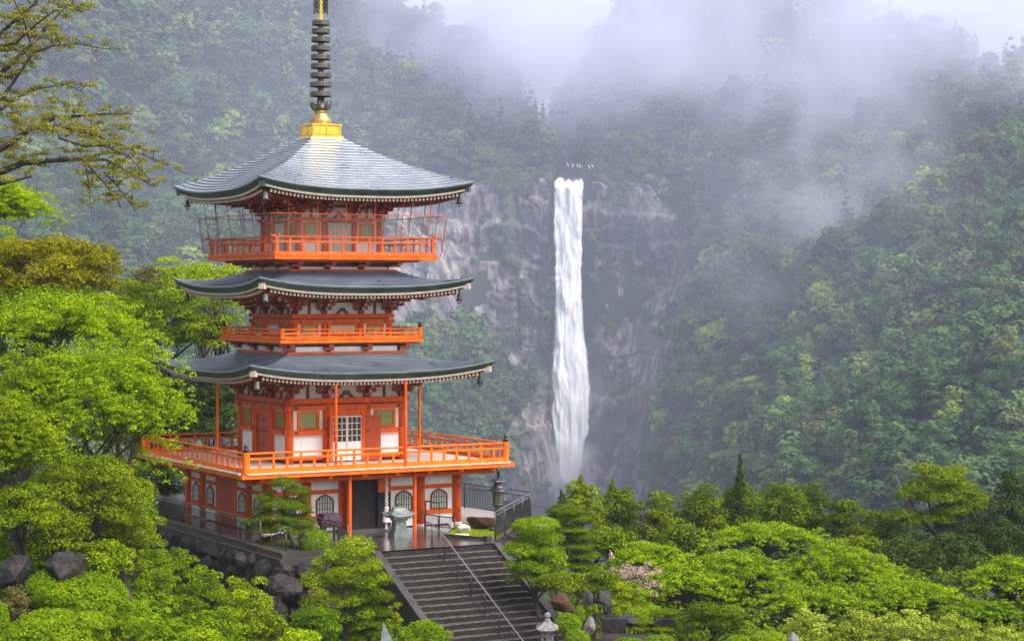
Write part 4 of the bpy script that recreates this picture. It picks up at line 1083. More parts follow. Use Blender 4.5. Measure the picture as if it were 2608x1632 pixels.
# ------------------------------------------------------------------ terrace, walls, stairs
import bmesh
TZ = -9.5
TP = [(-6.0, -10.1), (-2.59, -10.1), (-2.59, -10.97), (2.11, -10.97), (2.78, -9.85), (7.75, -4.1), (7.35, 12.5), (-6.0, 12.5)]
te = empty('terrace', (PCX, PCY, TZ), PA); tag(te, kind='structure')
b = MB(); b.slab(TP, -.35, 0); o = b.build('paving', M['wet'], te); tag(o, kind='structure')
def onT(b, name, m, **k): o = b.build(name, m, te, **k); return o
b = MB(); b.slab([(4.45, -5.2), (5.3, -6.6), (7.6, -4.1), (7.2, 12), (4.45, 12)], .004, .03); tag(onT(b, 'gravel', M['gravel']), kind='structure')
# mossy lawn corner: low mound with blades
LP = [(2.55, -9.55), (3.35, -8.95), (5.6, -6.35), (5.1, -5.7), (3.2, -5.9), (1.7, -7.9)]
b = MB(); b.slab(LP, .004, .05); tag(onT(b, 'lawn', M['lawn']), kind='structure')
gr = np.random.default_rng(5); pts = []
while len(pts) < 5000:
    p = gr.uniform([1.6, -9.6], [5.6, -5.6])
    if in_poly(np.array([p[0]]), np.array([p[1]]), LP)[0]: pts.append([p[0], p[1], .06])
pts = np.array(pts); gp_ = leaf_quads(pts, np.tile([0, 0, .3], (len(pts), 1)), .07, .4, gr, .9)
tag(put('grass', mesh_np('grass', gp_, np.arange(len(gp_)).reshape(-1, 4), {'tint': np.repeat(gr.uniform(.45, 1, len(pts)), 4)}), M['lime'], None, (PCX, PCY, TZ), PA), 'short yellow green grass on the terrace corner', 'grass', kind='stuff')
b = MB(); b.box(2.4, 2.62, -9.9, -9.6, 0, .18); onT(b, 'kerb', M['conc'])
b = MB(); b.beam((2.62, -9.74, .06), (1.62, -7.85, .06), .10, .12); onT(b, 'kerb', M['conc'])

def rock_mesh(seed, cuts=7, sub=3, rough=.10, name='stone'):
    rg = np.random.default_rng(seed); bm = bmesh.new(); bmesh.ops.create_icosphere(bm, subdivisions=sub, radius=1)
    P = np.array([v.co[:] for v in bm.verts])
    for _ in range(cuts):
        n = rg.normal(0, 1, 3); n /= np.linalg.norm(n); d = rg.uniform(.45, .8); e = P @ n - d; P = P - np.where(e > 0, e, 0)[:, None] * n * .95
    P = P * (1 + rough * fbm(P[:, 0] * 2 + seed, P[:, 1] * 2, P[:, 2] * 2, seed=seed)[:, None])
    for v, p in zip(bm.verts, P): v.co = p
    me = bpy.data.meshes.new(name); bm.to_mesh(me); bm.free(); return me
STN = [rock_mesh(100 + i, 9, 2) for i in range(10)]
for me in STN: me.materials.append(M['stone'])
def stone_wall(name, label, p0, p1, z0, z1, batter, nl):
    # p0 -> p1 in pagoda coordinates, outward is to the right of the direction of travel
    A, B = np.array(p0, float), np.array(p1, float); L = np.linalg.norm(B - A); d = (B - A) / L; out = np.array([d[1], -d[0]])
    ow = rl(A[0], A[1], z0); root = empty(name, ow, PA + math.atan2(d[1], d[0])); tag(root, label, 'wall')
    b = MB(); b.add([(0, -batter + .14, 0), (L, -batter + .14, 0), (L, .12, z1 - z0 - .05), (0, .12, z1 - z0 - .05), (0, .5, 0), (L, .5, 0), (L, .5, z1 - z0 - .05), (0, .5, z1 - z0 - .05)], [(0, 1, 2, 3), (7, 6, 5, 4), (1, 0, 4, 5), (2, 1, 5, 6), (3, 2, 6, 7), (0, 3, 7, 4)]); b.build('backing', M['stone'], root)
    rg = np.random.default_rng(int(L * 100)); z = z0; row = 0
    while z < z1 - .1:
        h = min(rg.uniform(.42, .8), z1 - z); h = h if z1 - z - h > .25 else z1 - z; x = -rg.uniform(0, .4)
        while x < L:
            wd = rg.uniform(.45, 1.05); t = (z + h / 2 - z0) / (z1 - z0); s = put('stone', STN[rg.integers(10)], None, root, (x + wd / 2, -batter * (1 - t) + .02 + rg.uniform(-.06, .06), z + h / 2 - z0 + rg.uniform(-.05, .05)))
            s.rotation_euler = (rg.uniform(-.4, .4), rg.uniform(-.35, .35), rg.uniform(0, 6.28)); s.scale = (wd * .80, wd * .62, h * .92); x += wd * .93
        z += h * .93; row += 1
    return root
stone_wall('retaining_wall', 'rough dark stone retaining wall under the long left fence of the terrace', (-6.05, 12.5), (-6.05, -10.1), -12.7, -9.78, .55, 5)
stone_wall('retaining_wall', 'rough dark stone retaining wall below the planted front corner of the terrace', (-6.05, -10.15), (-2.9, -10.15), -12.7, -9.78, .55, 5)
stone_wall('retaining_wall', 'dark stone retaining wall below the black fence right of the stairs', (2.6, -10.3), (7.8, -4.2), -13.0, -9.75, .5, 5)
for i, (a, c, z0, z1, e) in enumerate((((-6.12, -10.22), (-5.72, 12.5), -.20, .10, 0), ((-5.72, -10.22), (-2.75, -9.82), -.20, .10, 0), ((-6.25, -10.35), (-6.12, 12.5), -.34, -.10, 0), ((-6.12, -10.35), (-2.75, -10.22), -.34, -.10, 0))):
    b = MB(); b.box(a[0], c[0], a[1], c[1], z0, z1); tag(b.build('kerb', M['conc'], te), kind=None)
# stairs: 21 steps down towards the camera
ST_ = empty('staircase', rl(-.24, -10.97, TZ), PA); tag(ST_, 'broad wet dark stone staircase climbing to the terrace', 'staircase')
RI, TR, HW = .174, .34, 2.35
q_ = np.random.default_rng(12)
for i in range(21):
    xs = np.concatenate([[-HW], np.sort(np.linspace(-HW, HW, 5)[1:-1] + q_.uniform(-.35, .35, 3)), [HW]])
    for a, c in zip(xs[:-1], xs[1:]):
        e, d = q_.uniform(-.006, .006), q_.uniform(-.004, .003)
        b = MB(); b.box(a + .004, c - .004, -TR + e, .4, -RI - .5, -RI - .010 + d); o = b.build('step', M['step'], ST_, (0, -TR * i, -RI * i))
        b = MB(); b.box(a + .006, c - .006, -TR - .004 + e, -.01, -RI - .010 + d, -RI + d); b.build('tread', M['nosing'], o)
b = MB(); b.box(-HW, HW, -.03, .35, -.28, .0); b.build('landing_edge', M['step'], ST_)
for s_ in (-1, 1):
    b = MB(); x0, x1 = sorted((s_ * (HW + .004), s_ * (HW + .30))); n = 21.6
    b.add([(x, y, z) for x in (x0, x1) for y, z in ((.30, .05), (.02, .06), (-TR * n, -RI * n + .06), (-TR * n, -RI * n - 1.2), (.30, -1.1))], [(0, 1, 2, 3, 4), (9, 8, 7, 6, 5), (1, 0, 5, 6), (2, 1, 6, 7), (3, 2, 7, 8), (4, 3, 8, 9), (0, 4, 9, 5)])
    b.build('stringer', M['conc'], ST_)
HR = empty('stair_handrail', rl(-.25, -10.5, TZ), PA); tag(HR, 'long dark steel handrail with wet shining top down the middle of the staircase', 'handrail')
def yz(i): return (-.47 - TR * i, -RI * i)
hp = [(0, .50, .86), (0, .38, .885), (0, .05, .86)] + [(0, yz(i)[0] + .17, yz(i)[1] + .83) for i in (1, 6, 12, 18, 21)]
b = MB(); b.tube(hp, .026, 8); b.build('rail', M['steelrail'], HR, smooth=True)
pm_ = MB(); pm_.lathe([(.024, 0), (.024, .84)], n=8); pme = pm_.mesh('post', True); fl = MB(); fl.lathe([(.06, 0), (.06, .015)], n=10); fme = fl.mesh('foot_plate')
for y, z, s in [(.0, 0, 1.02)] + [(yz(i)[0] + .17, yz(i)[1], 1) for i in (2, 5, 8, 11, 14, 17, 20)]:
    o = put('post', pme, M['steel'], HR, (0, y, z)); o.scale = (1, 1, s); put('foot_plate', fme, M['steel'], o)

def fence(name, label, P, H, sp, pst, m='steel', rails=(1.0, .87), foot=.10, topm=None, cat='fence', rr=.022):
    """metal fence along P (pagoda coordinates): posts and rails one by one, the thin bars joined."""
    root = empty(name, rl(P[0][0], P[0][1], TZ), PA); tag(root, label, cat); o0 = np.array(P[0], float)
    br = MB(); pmb = MB(); pmb.lathe([(.026, 0), (.026, H + .02)], n=8); pme = pmb.mesh('post', True)
    for (a, c) in zip(P[:-1], P[1:]):
        A, B = np.array(a, float) - o0, np.array(c, float) - o0; L = np.linalg.norm(B - A); d = (B - A) / L
        for j, f in enumerate(rails):
            b = MB(); b.tube([(*A, H * f), (*B, H * f)], rr if j == 0 else rr * .8, 8); b.build('top_rail' if j == 0 else 'upper_rail', M[topm or m], root)
        b = MB(); b.tube([(*A, foot), (*B, foot)], rr * .75, 6); b.build('bottom_rail', M[m], root)
        n = max(1, int(L / pst))
        for i in range(n + 1): q = A + d * L * i / n; put('post', pme, M[m], root, (q[0], q[1], 0))
        nb = int(L / sp)
        for i in range(1, nb):
            q = A + d * L * i / nb; e = .0075; br.box(q[0] - e, q[0] + e, q[1] - e, q[1] + e, foot, H * rails[-1])
    tag(br.build('bar_row', M[m], root), kind='stuff'); return root
fence('fence', 'long brown steel fence along the left edge of the terrace beside the pagoda', [(-5.86, 12.3), (-5.86, -7.6)], .98, .105, 1.95)
fence('fence', 'low dark steel fence behind the kerb at the foot of the clipped pine', [(-5.55, -7.85), (-5.45, -9.0)], .62, .11, 1.2, rails=(1.0,))
fence('fence', 'brown steel fence between the clipped pine and the paved court', [(-3.45, -5.6), (-3.45, -10.0)], .95, .105, 1.6)
fence('fence', 'tall black fence on the far right edge of the terrace with the gorge behind', [(7.05, 8.5), (7.1, .6), (7.66, -4.05)], 1.10, .12, 1.7, m='iron', rails=(1.0, .84))
fence('fence', 'black fence with wet shining double handrail sloping towards the stair head', [(7.62, -4.2), (2.86, -9.70)], 1.06, .11, 1.55, m='iron', topm='steelrail', rails=(1.0, .86))
def gpt(px, py, z=TZ):
    Y = F_PX * z / (Y0 - py); X = (px - CX0) / F_PX * Y; r, l = to_rl(X, Y); return float(r), float(l)
g0, g1, g2 = gpt(1082, 1341), gpt(1117, 1347), gpt(1158, 1352)
fence('gate', 'small dark steel gate beside the right hand windows of the ground storey', [g0, g1, g2], .52, .075, .6, rails=(1.0,), cat='gate')
hb = empty('hoop_barrier', rl(*g0, TZ), PA); tag(hb, 'tall brown hoop shaped handrail standing at the head of the stairs', 'handrail'); dx, dy = g1[0] - g0[0], g1[1] - g0[1]
b = MB(); b.tube([(0, -.06, 0), (0, -.06, 1.02), (.03, -.06, 1.04), (dx, dy - .06, 1.04), (dx, dy - .06, .0)], .032, 8); b.build('hoop', M['steel'], hb)

# objects on the terrace ------------------------------------------------------------------
# bronze offering burner with swept roof
r0, l0 = gpt(1016, 1368); ob = empty('offering_stand', rl(r0, l0, TZ), PA); ob.scale = (.80, .80, .92); tag(ob, 'grey green bronze stand with a swept roof on the wet court before the door', 'incense burner')
b = MB()
for h0, z0, z1 in ((.42, 0, .16), (.37, .16, .30)): b.box(-h0, h0, -h0 * .8, h0 * .8, z0, z1)
b.build('plinth', M['bluegrey'], ob)
b = MB(); b.add([(-.31, -.25, .30), (.31, -.25, .30), (.31, .25, .30), (-.31, .25, .30), (-.27, -.22, .72), (.27, -.22, .72), (.27, .22, .72), (-.27, .22, .72)], [(3, 2, 1, 0), (4, 5, 6, 7), (0, 1, 5, 4), (1, 2, 6, 5), (2, 3, 7, 6), (3, 0, 4, 7)]); b.build('pedestal', M['bluegrey'], ob)
b = MB(); b.box(-.34, .34, -.28, .28, .72, .80); b.box(-.40, .40, -.33, .33, .80, .86); b.build('tray', M['bluegrey'], ob)
def swept(hx, hy, z0, z1, tx, ty, lift, th, n=13, m=9):
    V = []; Fs = []
    for j in range(m):
        s = j / (m - 1)
        for k in range(4):
            for i in range(n - 1):
                c = -1 + 2 * i / (n - 1); ex = tx + (hx - tx) * (1 - s); ey = ty + (hy - ty) * (1 - s)
                u, v, a, e_ = (c * ex, -ey, 0, 0) if k == 0 else (ex, c * ey, 0, 0) if k == 1 else (-c * ex, ey, 0, 0) if k == 2 else (-ex, -c * ey, 0, 0)
                V.append((u, v, z0 + (z1 - z0) * (s ** .8) * 1.0 - (z1 - z0) * .12 * math.sin(s * PI) + lift * abs(c) ** 3 * (1 - s) ** 2))
    q = 4 * (n - 1)
    for j in range(m - 1):
        for i in range(q): Fs.append((j * q + i, j * q + (i + 1) % q, (j + 1) * q + (i + 1) % q, (j + 1) * q + i))
    Fs.append(tuple((m - 1) * q + i for i in range(q)))
    n0 = len(V); V += [(x * .93, y * .93, z - th) for x, y, z in V[:q]]
    for i in range(q): Fs.append((n0 + i, n0 + (i + 1) % q, (i + 1) % q, i))
    Fs.append(tuple(n0 + q - 1 - i for i in range(q))); return V, Fs
b = MB(); b.add(*swept(.66, .52, .92, 1.22, .30, .10, .12, .07)); b.build('roof', M['bluegrey'], ob)
b = MB(); b.box(-.34, .34, -.10, .10, 1.20, 1.27); b.beam((-.36, 0, 1.27), (.36, 0, 1.27), .10, .05); b.build('ridge', M['bluegrey'], ob)
b = MB(); b.lathe([(.07, 1.27), (.05, 1.31), (.03, 1.33), (.075, 1.37), (.06, 1.42), (.005, 1.50)], (-.1, 0), 12); b.build('finial', M['iron'], ob)
b = MB(); 
for i in range(9): x = -.48 + .12 * i; b.lathe([(.028, .80), (.03, .88)], (x, -.47), 8)
b.build('eave_ornament_row', M['bluegrey'], ob)
b = MB(); b.lathe([(.05, .56), (.06, .59), (.05, .62)], (.0, -.26), 10); b.build('crest', M['rockpale'], ob)
# bell rope
X, Y, _ = rl(.55, -5.05); br = empty('bell_rope', (X, Y, -7.16)); tag(br, 'thick twisted white bell rope with tassel hanging at the doorway', 'rope')
for q in range(2):
    b = MB(); pts = [(.035 * math.cos(i * .8 + q * PI), .035 * math.sin(i * .8 + q * PI), -i * .036) for i in range(38)]; b.tube(pts, .042, 6); b.build('strand', M['rope'] if q else M['cream'], br, smooth=True)
b = MB(); b.lathe([(.03, -1.36), (.09, -1.38), (.10, -1.45), (.08, -1.50), (.15, -1.85), (.17, -1.98), (.05, -1.99)], n=14); b.build('tassel', M['rope'], br)
b = MB(); b.box(-.05, .05, -.02, .02, -2.26, -1.99); b.build('tassel_tail', M['rope'], br)
# draped stand left of the door
r0, l0 = -2.05, -5.35; ds = empty('draped_stand', rl(r0, l0, TZ), PA); tag(ds, 'small stand draped with a worn dark red cloth left of the doorway', 'stand')
b = MB(); b.add(*swept(.40, .32, .62, .86, .33, .26, .03, .24, 9, 5)); b.build('cloth', M['cloth'], ds)
for sx in (-.3, .3):
    for sy in (-.22, .22): b = MB(); b.beam((sx * 1.0, sy * 1.0, 0), (sx * .9, sy * .9, .5), .08, .08); b.build('leg', M['dark'], ds)
b = MB(); b.box(-.30, .30, -.24, .24, .34, .40); b.build('shelf', M['brown'], ds)
# dark bronze lantern behind the fence
X, Y = at(1269, 1358, 80.5)[:2]; ln = empty('bronze_lantern', (X, Y, TZ)); tag(ln, 'tall dark bronze lantern with a double roof inside the black fence corner', 'lantern')
def lt(name, prof, m, root, n=6, ph=.3, sm=False): b = MB(); b.lathe(prof, (0, 0), n, ph); return b.build(name, m, root, smooth=sm)
lt('base', [(.36, 0), (.36, .12), (.26, .22), (.20, .30)], M['bronze'], ln, 12); lt('shaft', [(.155, .30), (.13, .7), (.13, .95), (.17, 1.0)], M['bronze'], ln, 16, sm=True)
lt('collar', [(.17, 1.0), (.23, 1.06), (.23, 1.12), (.19, 1.15)], M['bronze'], ln, 12); lt('lamp_house', [(.20, 1.15), (.22, 1.2), (.235, 1.55), (.22, 1.62)], M['bronze'], ln, 8)
lt('lower_roof', [(.22, 1.60), (.36, 1.63), (.34, 1.67), (.24, 1.75), (.18, 1.86), (.20, 1.88)], M['iron'], ln, 16); lt('upper_roof', [(.16, 1.88), (.15, 1.95), (.36, 2.0), (.33, 2.03), (.17, 2.10), (.08, 2.14)], M['iron'], ln, 6)
lt('finial', [(.05, 2.14), (.04, 2.24), (.075, 2.28), (.06, 2.34), (.085, 2.42), (.05, 2.50), (.005, 2.53)], M['iron'], ln, 14, sm=True)
def boulder(px, py, Y, sx, sy, sz, m, label, seed, name='boulder', cat='rock', cuts=7, rot=0.0, z=None, group=None, rough=.12):
    c = at(px, py, Y); me = rock_mesh(seed, cuts, 4, rough, name); me.polygons.foreach_set('use_smooth', [True] * len(me.polygons)) if cuts < 3 else None
    o = put(name, me, M[m], None, (c[0], c[1], c[2] if z is None else z), rot); o.scale = (sx, sy, sz); return tag(o, label, cat, group)
def tb(px, py, sz, up=.8):        # stands on the terrace at the pixel of its foot
    Y = F_PX * TZ / (Y0 - py); return px, Y, TZ + sz * up
for px, py, sx, sy, sz, m, lb, sd, cu in ((1224, 1349, .62, .45, .34, 'rockbrown', 'rough brown boulder on the gravel edge of the lawn', 1, 8), (1181, 1358, .27, .22, .21, 'rockpale', 'smooth pale oval stone on the lawn', 2, 1), (1150, 1347, .13, .11, .16, 'rockpale', 'small pale upright stone left of the oval one on the lawn', 3, 2), (768, 1398, .22, .2, .42, 'rockgrey', 'grey upright stone at the foot of the clipped pine', 4, 6)):
    px_, Y_, z_ = tb(px, py, sz); boulder(px_, py, Y_, sx, sy, sz, m, lb, sd, 'stone', 'stone' if cu < 5 else 'rock', cu, z=z_)
b = MB(); b.lathe([(.0, 0), (.30, .0), (.30, .03), (.0, .03)], n=18); o = b.build('flat_stone', M['rockpale'], None, loc=(*rl(*gpt(1176, 1366), TZ)[:2], TZ + .055)); tag(o, 'flat round pale slab under the oval stone on the lawn', 'stone')
# stone lantern at the foot of the stairs
c = at(1394, 1700, 66.0); sl = empty('stone_lantern', c); tag(sl, 'lichened stone lantern beside the foot of the staircase', 'lantern')
lt('base', [(.42, -.6), (.42, .1), (.30, .2)], M['granite'], sl, 6); lt('shaft', [(.16, .2), (.15, .62)], M['granite'], sl, 12); lt('platform', [(.16, .62), (.30, .74), (.30, .80), (.22, .82)], M['granite'], sl, 6)
b = MB()
for x, y in ((-.19, -.19), (.13, -.19), (.13, .13), (-.19, .13)): b.box(x, x + .06, y, y + .06, .82, 1.22)
b.box(-.20, .20, -.20, .20, .80, .86); b.box(-.20, .20, -.20, .20, 1.18, 1.24); b.box(-.05, .17, -.16, .16, .86, 1.18); b.build('light_box', M['granite'], sl)
b = MB(); V, Fs = swept(.36, .36, 1.25, 1.52, .10, .10, .07, .05); b.add(V, Fs); b.build('roof', M['granite'], sl)
lt('finial', [(.10, 1.50), (.11, 1.56), (.07, 1.60), (.115, 1.66), (.10, 1.74), (.02, 1.80)], M['granite'], sl, 10)
# ------------------------------------------------------------------ rocks, basin and pond on the slopes
for px, py, Y, sx, sy, sz, m, lb, sd in (
    (30, 1450, 58, .62, .5, .55, 'stone', 'dark angular rock at the left edge of the garden', 11), (170, 1460, 57, .66, .5, .66, 'stone', 'big dark flat topped rock among the left shrubs', 12), (95, 1545, 57, .45, .4, .62, 'stone', 'dark rock face below the flat topped rock at left', 13),
    (735, 1500, 71.5, .75, .6, .62, 'stone', 'big dark round rock at the foot of the front retaining wall', 14), (690, 1545, 71, .6, .55, .5, 'stone', 'lower dark rock below the front retaining wall', 15), (800, 1520, 71.5, .5, .4, .4, 'rockbrown', 'brown rock behind the cloud shaped tree', 16),
    (1436, 1542, 70, .50, .42, .40, 'rockbrown', 'rounded reddish brown rock right of the stairs', 17), (1500, 1525, 71, .22, .25, .42, 'rockgrey', 'narrow dark upright rock right of the reddish rock', 18), (1533, 1520, 71.5, .32, .3, .28, 'rockgrey', 'dark rock of the little garden cascade', 19), (1550, 1552, 70.5, .20, .25, .30, 'rockgrey', 'dark split rock beside the stone basin', 20),
    (1500, 1600, 68, .24, .22, .42, 'granite', 'pale grey standing rock between the clipped bushes', 21), (1600, 1578, 68.5, .40, .3, .2, 'rockgrey', 'low grey rock right of the stone basin', 22), (1690, 1588, 69, .62, .3, .18, 'rockgrey', 'flat grey slab rock in the lower garden', 23), (2020, 1632, 63, .2, .2, .35, 'granite', 'grey stone between the pale edged shrubs', 24), (8, 1245, 60, .3, .3, .3, 'rockgrey', 'pink grey rock at the far left edge', 25), (60, 1300, 60, .35, .3, .3, 'rockbrown', 'mossy pinkish rock under the left trees', 26)):
    boulder(px, py, Y, sx, sy, sz, m, lb, sd, 'rock', 'rock', 8)
c = at(1563, 1590, 68.5); sbn = empty('stone_basin', c); tag(sbn, 'square dark stone water basin in the lower garden', 'basin')
b = MB(); b.add([(-.36, -.3, -.35), (.36, -.3, -.35), (.36, .3, -.35), (-.36, .3, -.35), (-.42, -.34, .2), (.42, -.34, .2), (.42, .34, .2), (-.42, .34, .2)], [(3, 2, 1, 0), (0, 1, 5, 4), (1, 2, 6, 5), (2, 3, 7, 6), (3, 0, 4, 7)])
b.box(-.42, .42, -.34, -.25, .2, .26); b.box(-.42, .42, .25, .34, .2, .26); b.box(-.42, -.33, -.25, .25, .2, .26); b.box(.33, .42, -.25, .25, .2, .26); b.build('bowl', M['stone'], sbn)
b = MB(); b.box(-.33, .33, -.25, .25, .12, .21); b.build('water', M['wet'], sbn)
c = at(1600, 1618, 67.5); b = MB(); b.slab([(-1.1, -.5), (.2, -.6), (1.2, -.3), (1.0, .3), (-.2, .5), (-1.0, .3)], -.12, 0.0); tag(b.build('pond', M['wet'], None, loc=c), 'small still garden pond', kind='structure')
c = at(990, 1620, 62); b = MB(); b.add([(-.30, -.2, -.6), (.34, -.2, -.6), (.34, .2, -.6), (-.30, .2, -.6), (-.16, 0, .45), (.05, -.05, .05)], [(3, 2, 1, 0), (0, 1, 5, 4), (1, 2, 5), (2, 3, 4, 5), (3, 0, 4)]); tag(b.build('pointed_stone', M['bluegrey'], None, loc=c), 'pointed slate grey stone at the bottom beside the dark pine', 'stone')

# ------------------------------------------------------------------ trees and shrubs of the garden
rg = np.random.default_rng(77)
def base_of(px, Y, dx=0, dy=0): 
    X = (px - CX0) / F_PX * Y + dx; return (X, Y + dy, gz(X, Y + dy) - .05)
def ell(px, py, rx, ry, Y, dep=.9): 
    k = Y / F_PX; return at(px, py, Y), np.array([rx * k, rx * k * dep, ry * k])
# generic crown from an ellipse measured on the photograph
def crown(name, label, cat, px, py, rx, ry, Y, n, pr, m, leaf=.12, dens=.9, flat=.5, tint=.5, tv=.12, group=None, r0=.13, base=None, zlo=-.5, lo=.4, nl=12, extra=(), fork=None, dep=.9, wd=.62, sag=.12, jit=.55, zmin=-.6, plo=.6, skirt=None):
    c, R = ell(px, py, rx, ry, Y, dep); k = Y / F_PX
    sk = skirt if skirt is not None else (1.2 if cat == 'shrub' else .5)
    c = c - np.array([0, 0, R[2] * sk * .5]); R = R * np.array([1, 1, 1 + sk * .5])
    pads = spread_pads(c, R, int(n * (1.7 + .5 * sk)), pr * k * .82, rg, max(flat, .62), lo, zlo, tint, tv) + pxpads(extra, Y)
    return tree(name, label, cat, base or base_of(px, Y), pads, leaf, dens * .58, m, rg, group, r0, fork, nl, wd, jit, max(zmin, -.4), .2, max(plo, .72), sag)
def dome(label, px, py, rx, ry, Y, m='azalea', leaf=.07, tint=.6, dens=1.1, name='clipped_bush', cat='bush', group=None, lumps=0):
    c, R = ell(px, py, rx, ry, Y, 1.0); X, Yc, Zc = c; R = R * [1, 1, 1.15]
    pads = [(c - np.array([0, 0, R[2] * .15]), tuple(R), tint)]
    for i in range(lumps):
        a = rg.uniform(0, 6.28); q = rg.uniform(.3, .8); pads.append((c + np.array([math.cos(a) * R[0] * q, -abs(math.sin(a)) * R[1] * q, R[2] * rg.uniform(.1, .55)]), (R[0] * .4, R[1] * .4, R[2] * .45), tint + rg.normal(0, .1)))
    zb = min(gz(X, Yc), Zc - R[2] * .9); base = np.array([X, Yc, zb])
    P = [(q - base, r, t) for q, r, t in pads]
    root = empty(name, base); tag(root, label, cat, group)
    put('crown', foliage(P, leaf, dens, rg, M[m], 'crown', .7, .35, .12, -.75, .86), None, root)
    mb = MB(); hh = Zc - zb
    for i in range(5):
        a = i * 1.256; mb.tube([(0, 0, -.1), (math.cos(a) * R[0] * .2, math.sin(a) * R[1] * .2, hh * .5), (math.cos(a) * R[0] * .55, math.sin(a) * R[1] * .55, hh)], [.05, .035, .012], 5)
    mb.build('stem', M['bark'], root); return root
def branch_path(px_list, Y, r0, r1, dy=0):
    pts = []
    for i, (px, py) in enumerate(px_list): pts.append(at(px, py, Y + dy * i / max(1, len(px_list) - 1)))
    return pts, list(np.linspace(r0, r1, len(pts)))

# --- spreading tree reaching in from the upper left
Yb_ = 54.0; rt_ = base_of(-420, Yb_); root = empty('overhanging_tree', rt_); tag(root, 'spreading tree with dark bare limbs and olive young leaves reaching in from the upper left', 'tree')
LIMB = [([(-420, 900), (-300, 560), (-90, 470), (0, 439), (58, 416), (122, 410), (212, 405), (270, 407), (330, 440), (390, 476)], .15, .012),
        ([(-300, 560), (-120, 440), (16, 372), (79, 328), (140, 300), (200, 296), (270, 290), (339, 290)], .13, .012), ([(79, 328), (150, 320), (240, 345), (320, 375), (400, 410), (455, 434)], .05, .006),
        ([(-300, 560), (-130, 330), (0, 190), (79, 116), (110, 80), (153, 32), (190, 0)], .11, .015), ([(0, 260), (85, 135), (130, 118), (200, 112), (250, 122), (291, 127)], .05, .008), ([(-60, 330), (40, 250), (100, 225), (170, 215), (214, 236)], .045, .008),
        ([(212, 405), (222, 440), (227, 476), (230, 510), (233, 540)], .024, .005), ([(212, 405), (240, 440), (265, 465), (290, 500), (307, 529)], .03, .006), ([(265, 440), (300, 475), (325, 510), (344, 537)], .024, .005), ([(150, 352), (210, 372), (265, 372), (330, 400), (375, 450), (397, 482)], .035, .006),
        ([(-130, 330), (-40, 120), (30, 60), (90, 10), (120, -40)], .07, .02), ([(79, 116), (60, 50), (40, 10), (20, -30)], .03, .01), ([(-300, 560), (-100, 540), (0, 470), (80, 450)], .07, .02), ([(-90, 200), (-10, 120), (40, 110), (95, 60), (150, 20), (195, 14)], .05, .008)]
mb = MB(); pads = []
for q, (pl, a, c_) in enumerate(LIMB):
    dy = rg.uniform(-2, 2); pts, rad = branch_path(pl, Yb_, a, c_, dy); pts = [p - np.array(rt_) for p in pts]
    mb.tube(pts, rad, 6, cap=False)
    P = np.array(pts); seg = np.linalg.norm(np.diff(P, axis=0), axis=1); s = np.concatenate([[0], np.cumsum(seg)])
    d = 0.45 * s[-1] if q in (0, 1, 3) else .12 * s[-1]
    while d < s[-1]:
        p = np.array([np.interp(d, s, P[:, k]) for k in range(3)]); off = rg.normal(0, 1, 3) * [.20, .30, .13] + [0, 0, .07]
        f = d / s[-1]; xx = p[0] + rt_[0]; tn = .56 + .2 * (xx < at(150, 0, Yb_)[0]) * rg.random() + rg.normal(0, .12)
        pads.append((p + off, (rg.uniform(.10, .22), rg.uniform(.10, .22), rg.uniform(.04, .08)), tn))
        e = p + off; mb.tube([p, (p + e) / 2 + [0, 0, .03], e], [.012, .009, .004], 4, cap=False)
        d += rg.uniform(.09, .17)
for px, py, rx, ry, n, t in ((40, 40, 110, 60, 26, .45), (30, 170, 60, 60, 16, .55), (60, 300, 90, 55, 26, .6), (20, 250, 60, 60, 14, .75), (150, 320, 110, 30, 22, .5), (260, 340, 110, 45, 26, .45), (40, 390, 80, 40, 18, .75), (300, 420, 90, 40, 16, .4), (170, 250, 60, 30, 8, .45), (130, 105, 80, 25, 10, .42), (190, 20, 50, 25, 8, .4)):
    n = int(n * 1.5); t = t + .16; c, R = ell(px, py, rx, ry, Yb_ + rg.uniform(-1.5, 1.5), 1.2)
    for i in range(n): pads.append((c + rg.normal(0, .5, 3) * R - np.array(rt_), (rg.uniform(.10, .2), rg.uniform(.10, .2), rg.uniform(.04, .08)), t + rg.normal(0, .12)))
put('crown', foliage([p for p in pads], .06, .42, rg, M['young'], 'crown', .6, .7, .2, -.9, .2), None, root); mb.build('trunk', M['bark'], root)

# --- left hand masses
def sprays(c, R, k, n, tint, rg, r=20, ln=(60, 130), drop=.55, steps=7, up=.15, face=0.0):
    """arching sprays: chains of small leaf pads that run outwards from the crown and hang down at their tips."""
    pads = []
    for i in range(n):
        d = rg.normal(0, 1, 3); d /= np.linalg.norm(d); d[2] = abs(d[2]) * 1.0 - .35; d[1] -= face
        p0 = c + d * R * rg.uniform(.45, .85); h = np.array([d[0], d[1], 0]) + rg.normal(0, .35, 3) * [1, 1, 0]; h /= np.linalg.norm(h) + 1e-6
        L = rg.uniform(*ln) * k; t = tint + rg.normal(0, .10); rr = r * k * rg.uniform(.75, 1.25)
        for q in range(steps):
            f = q / (steps - 1); p = p0 + h * L * f + np.array([0, 0, L * (up * f - drop * f * f)]) + rg.normal(0, .25, 3) * rr
            s = rr * (1.0 - .45 * f); pads.append((p, (s, s, s * .46), t + rg.normal(0, .06)))
    return pads
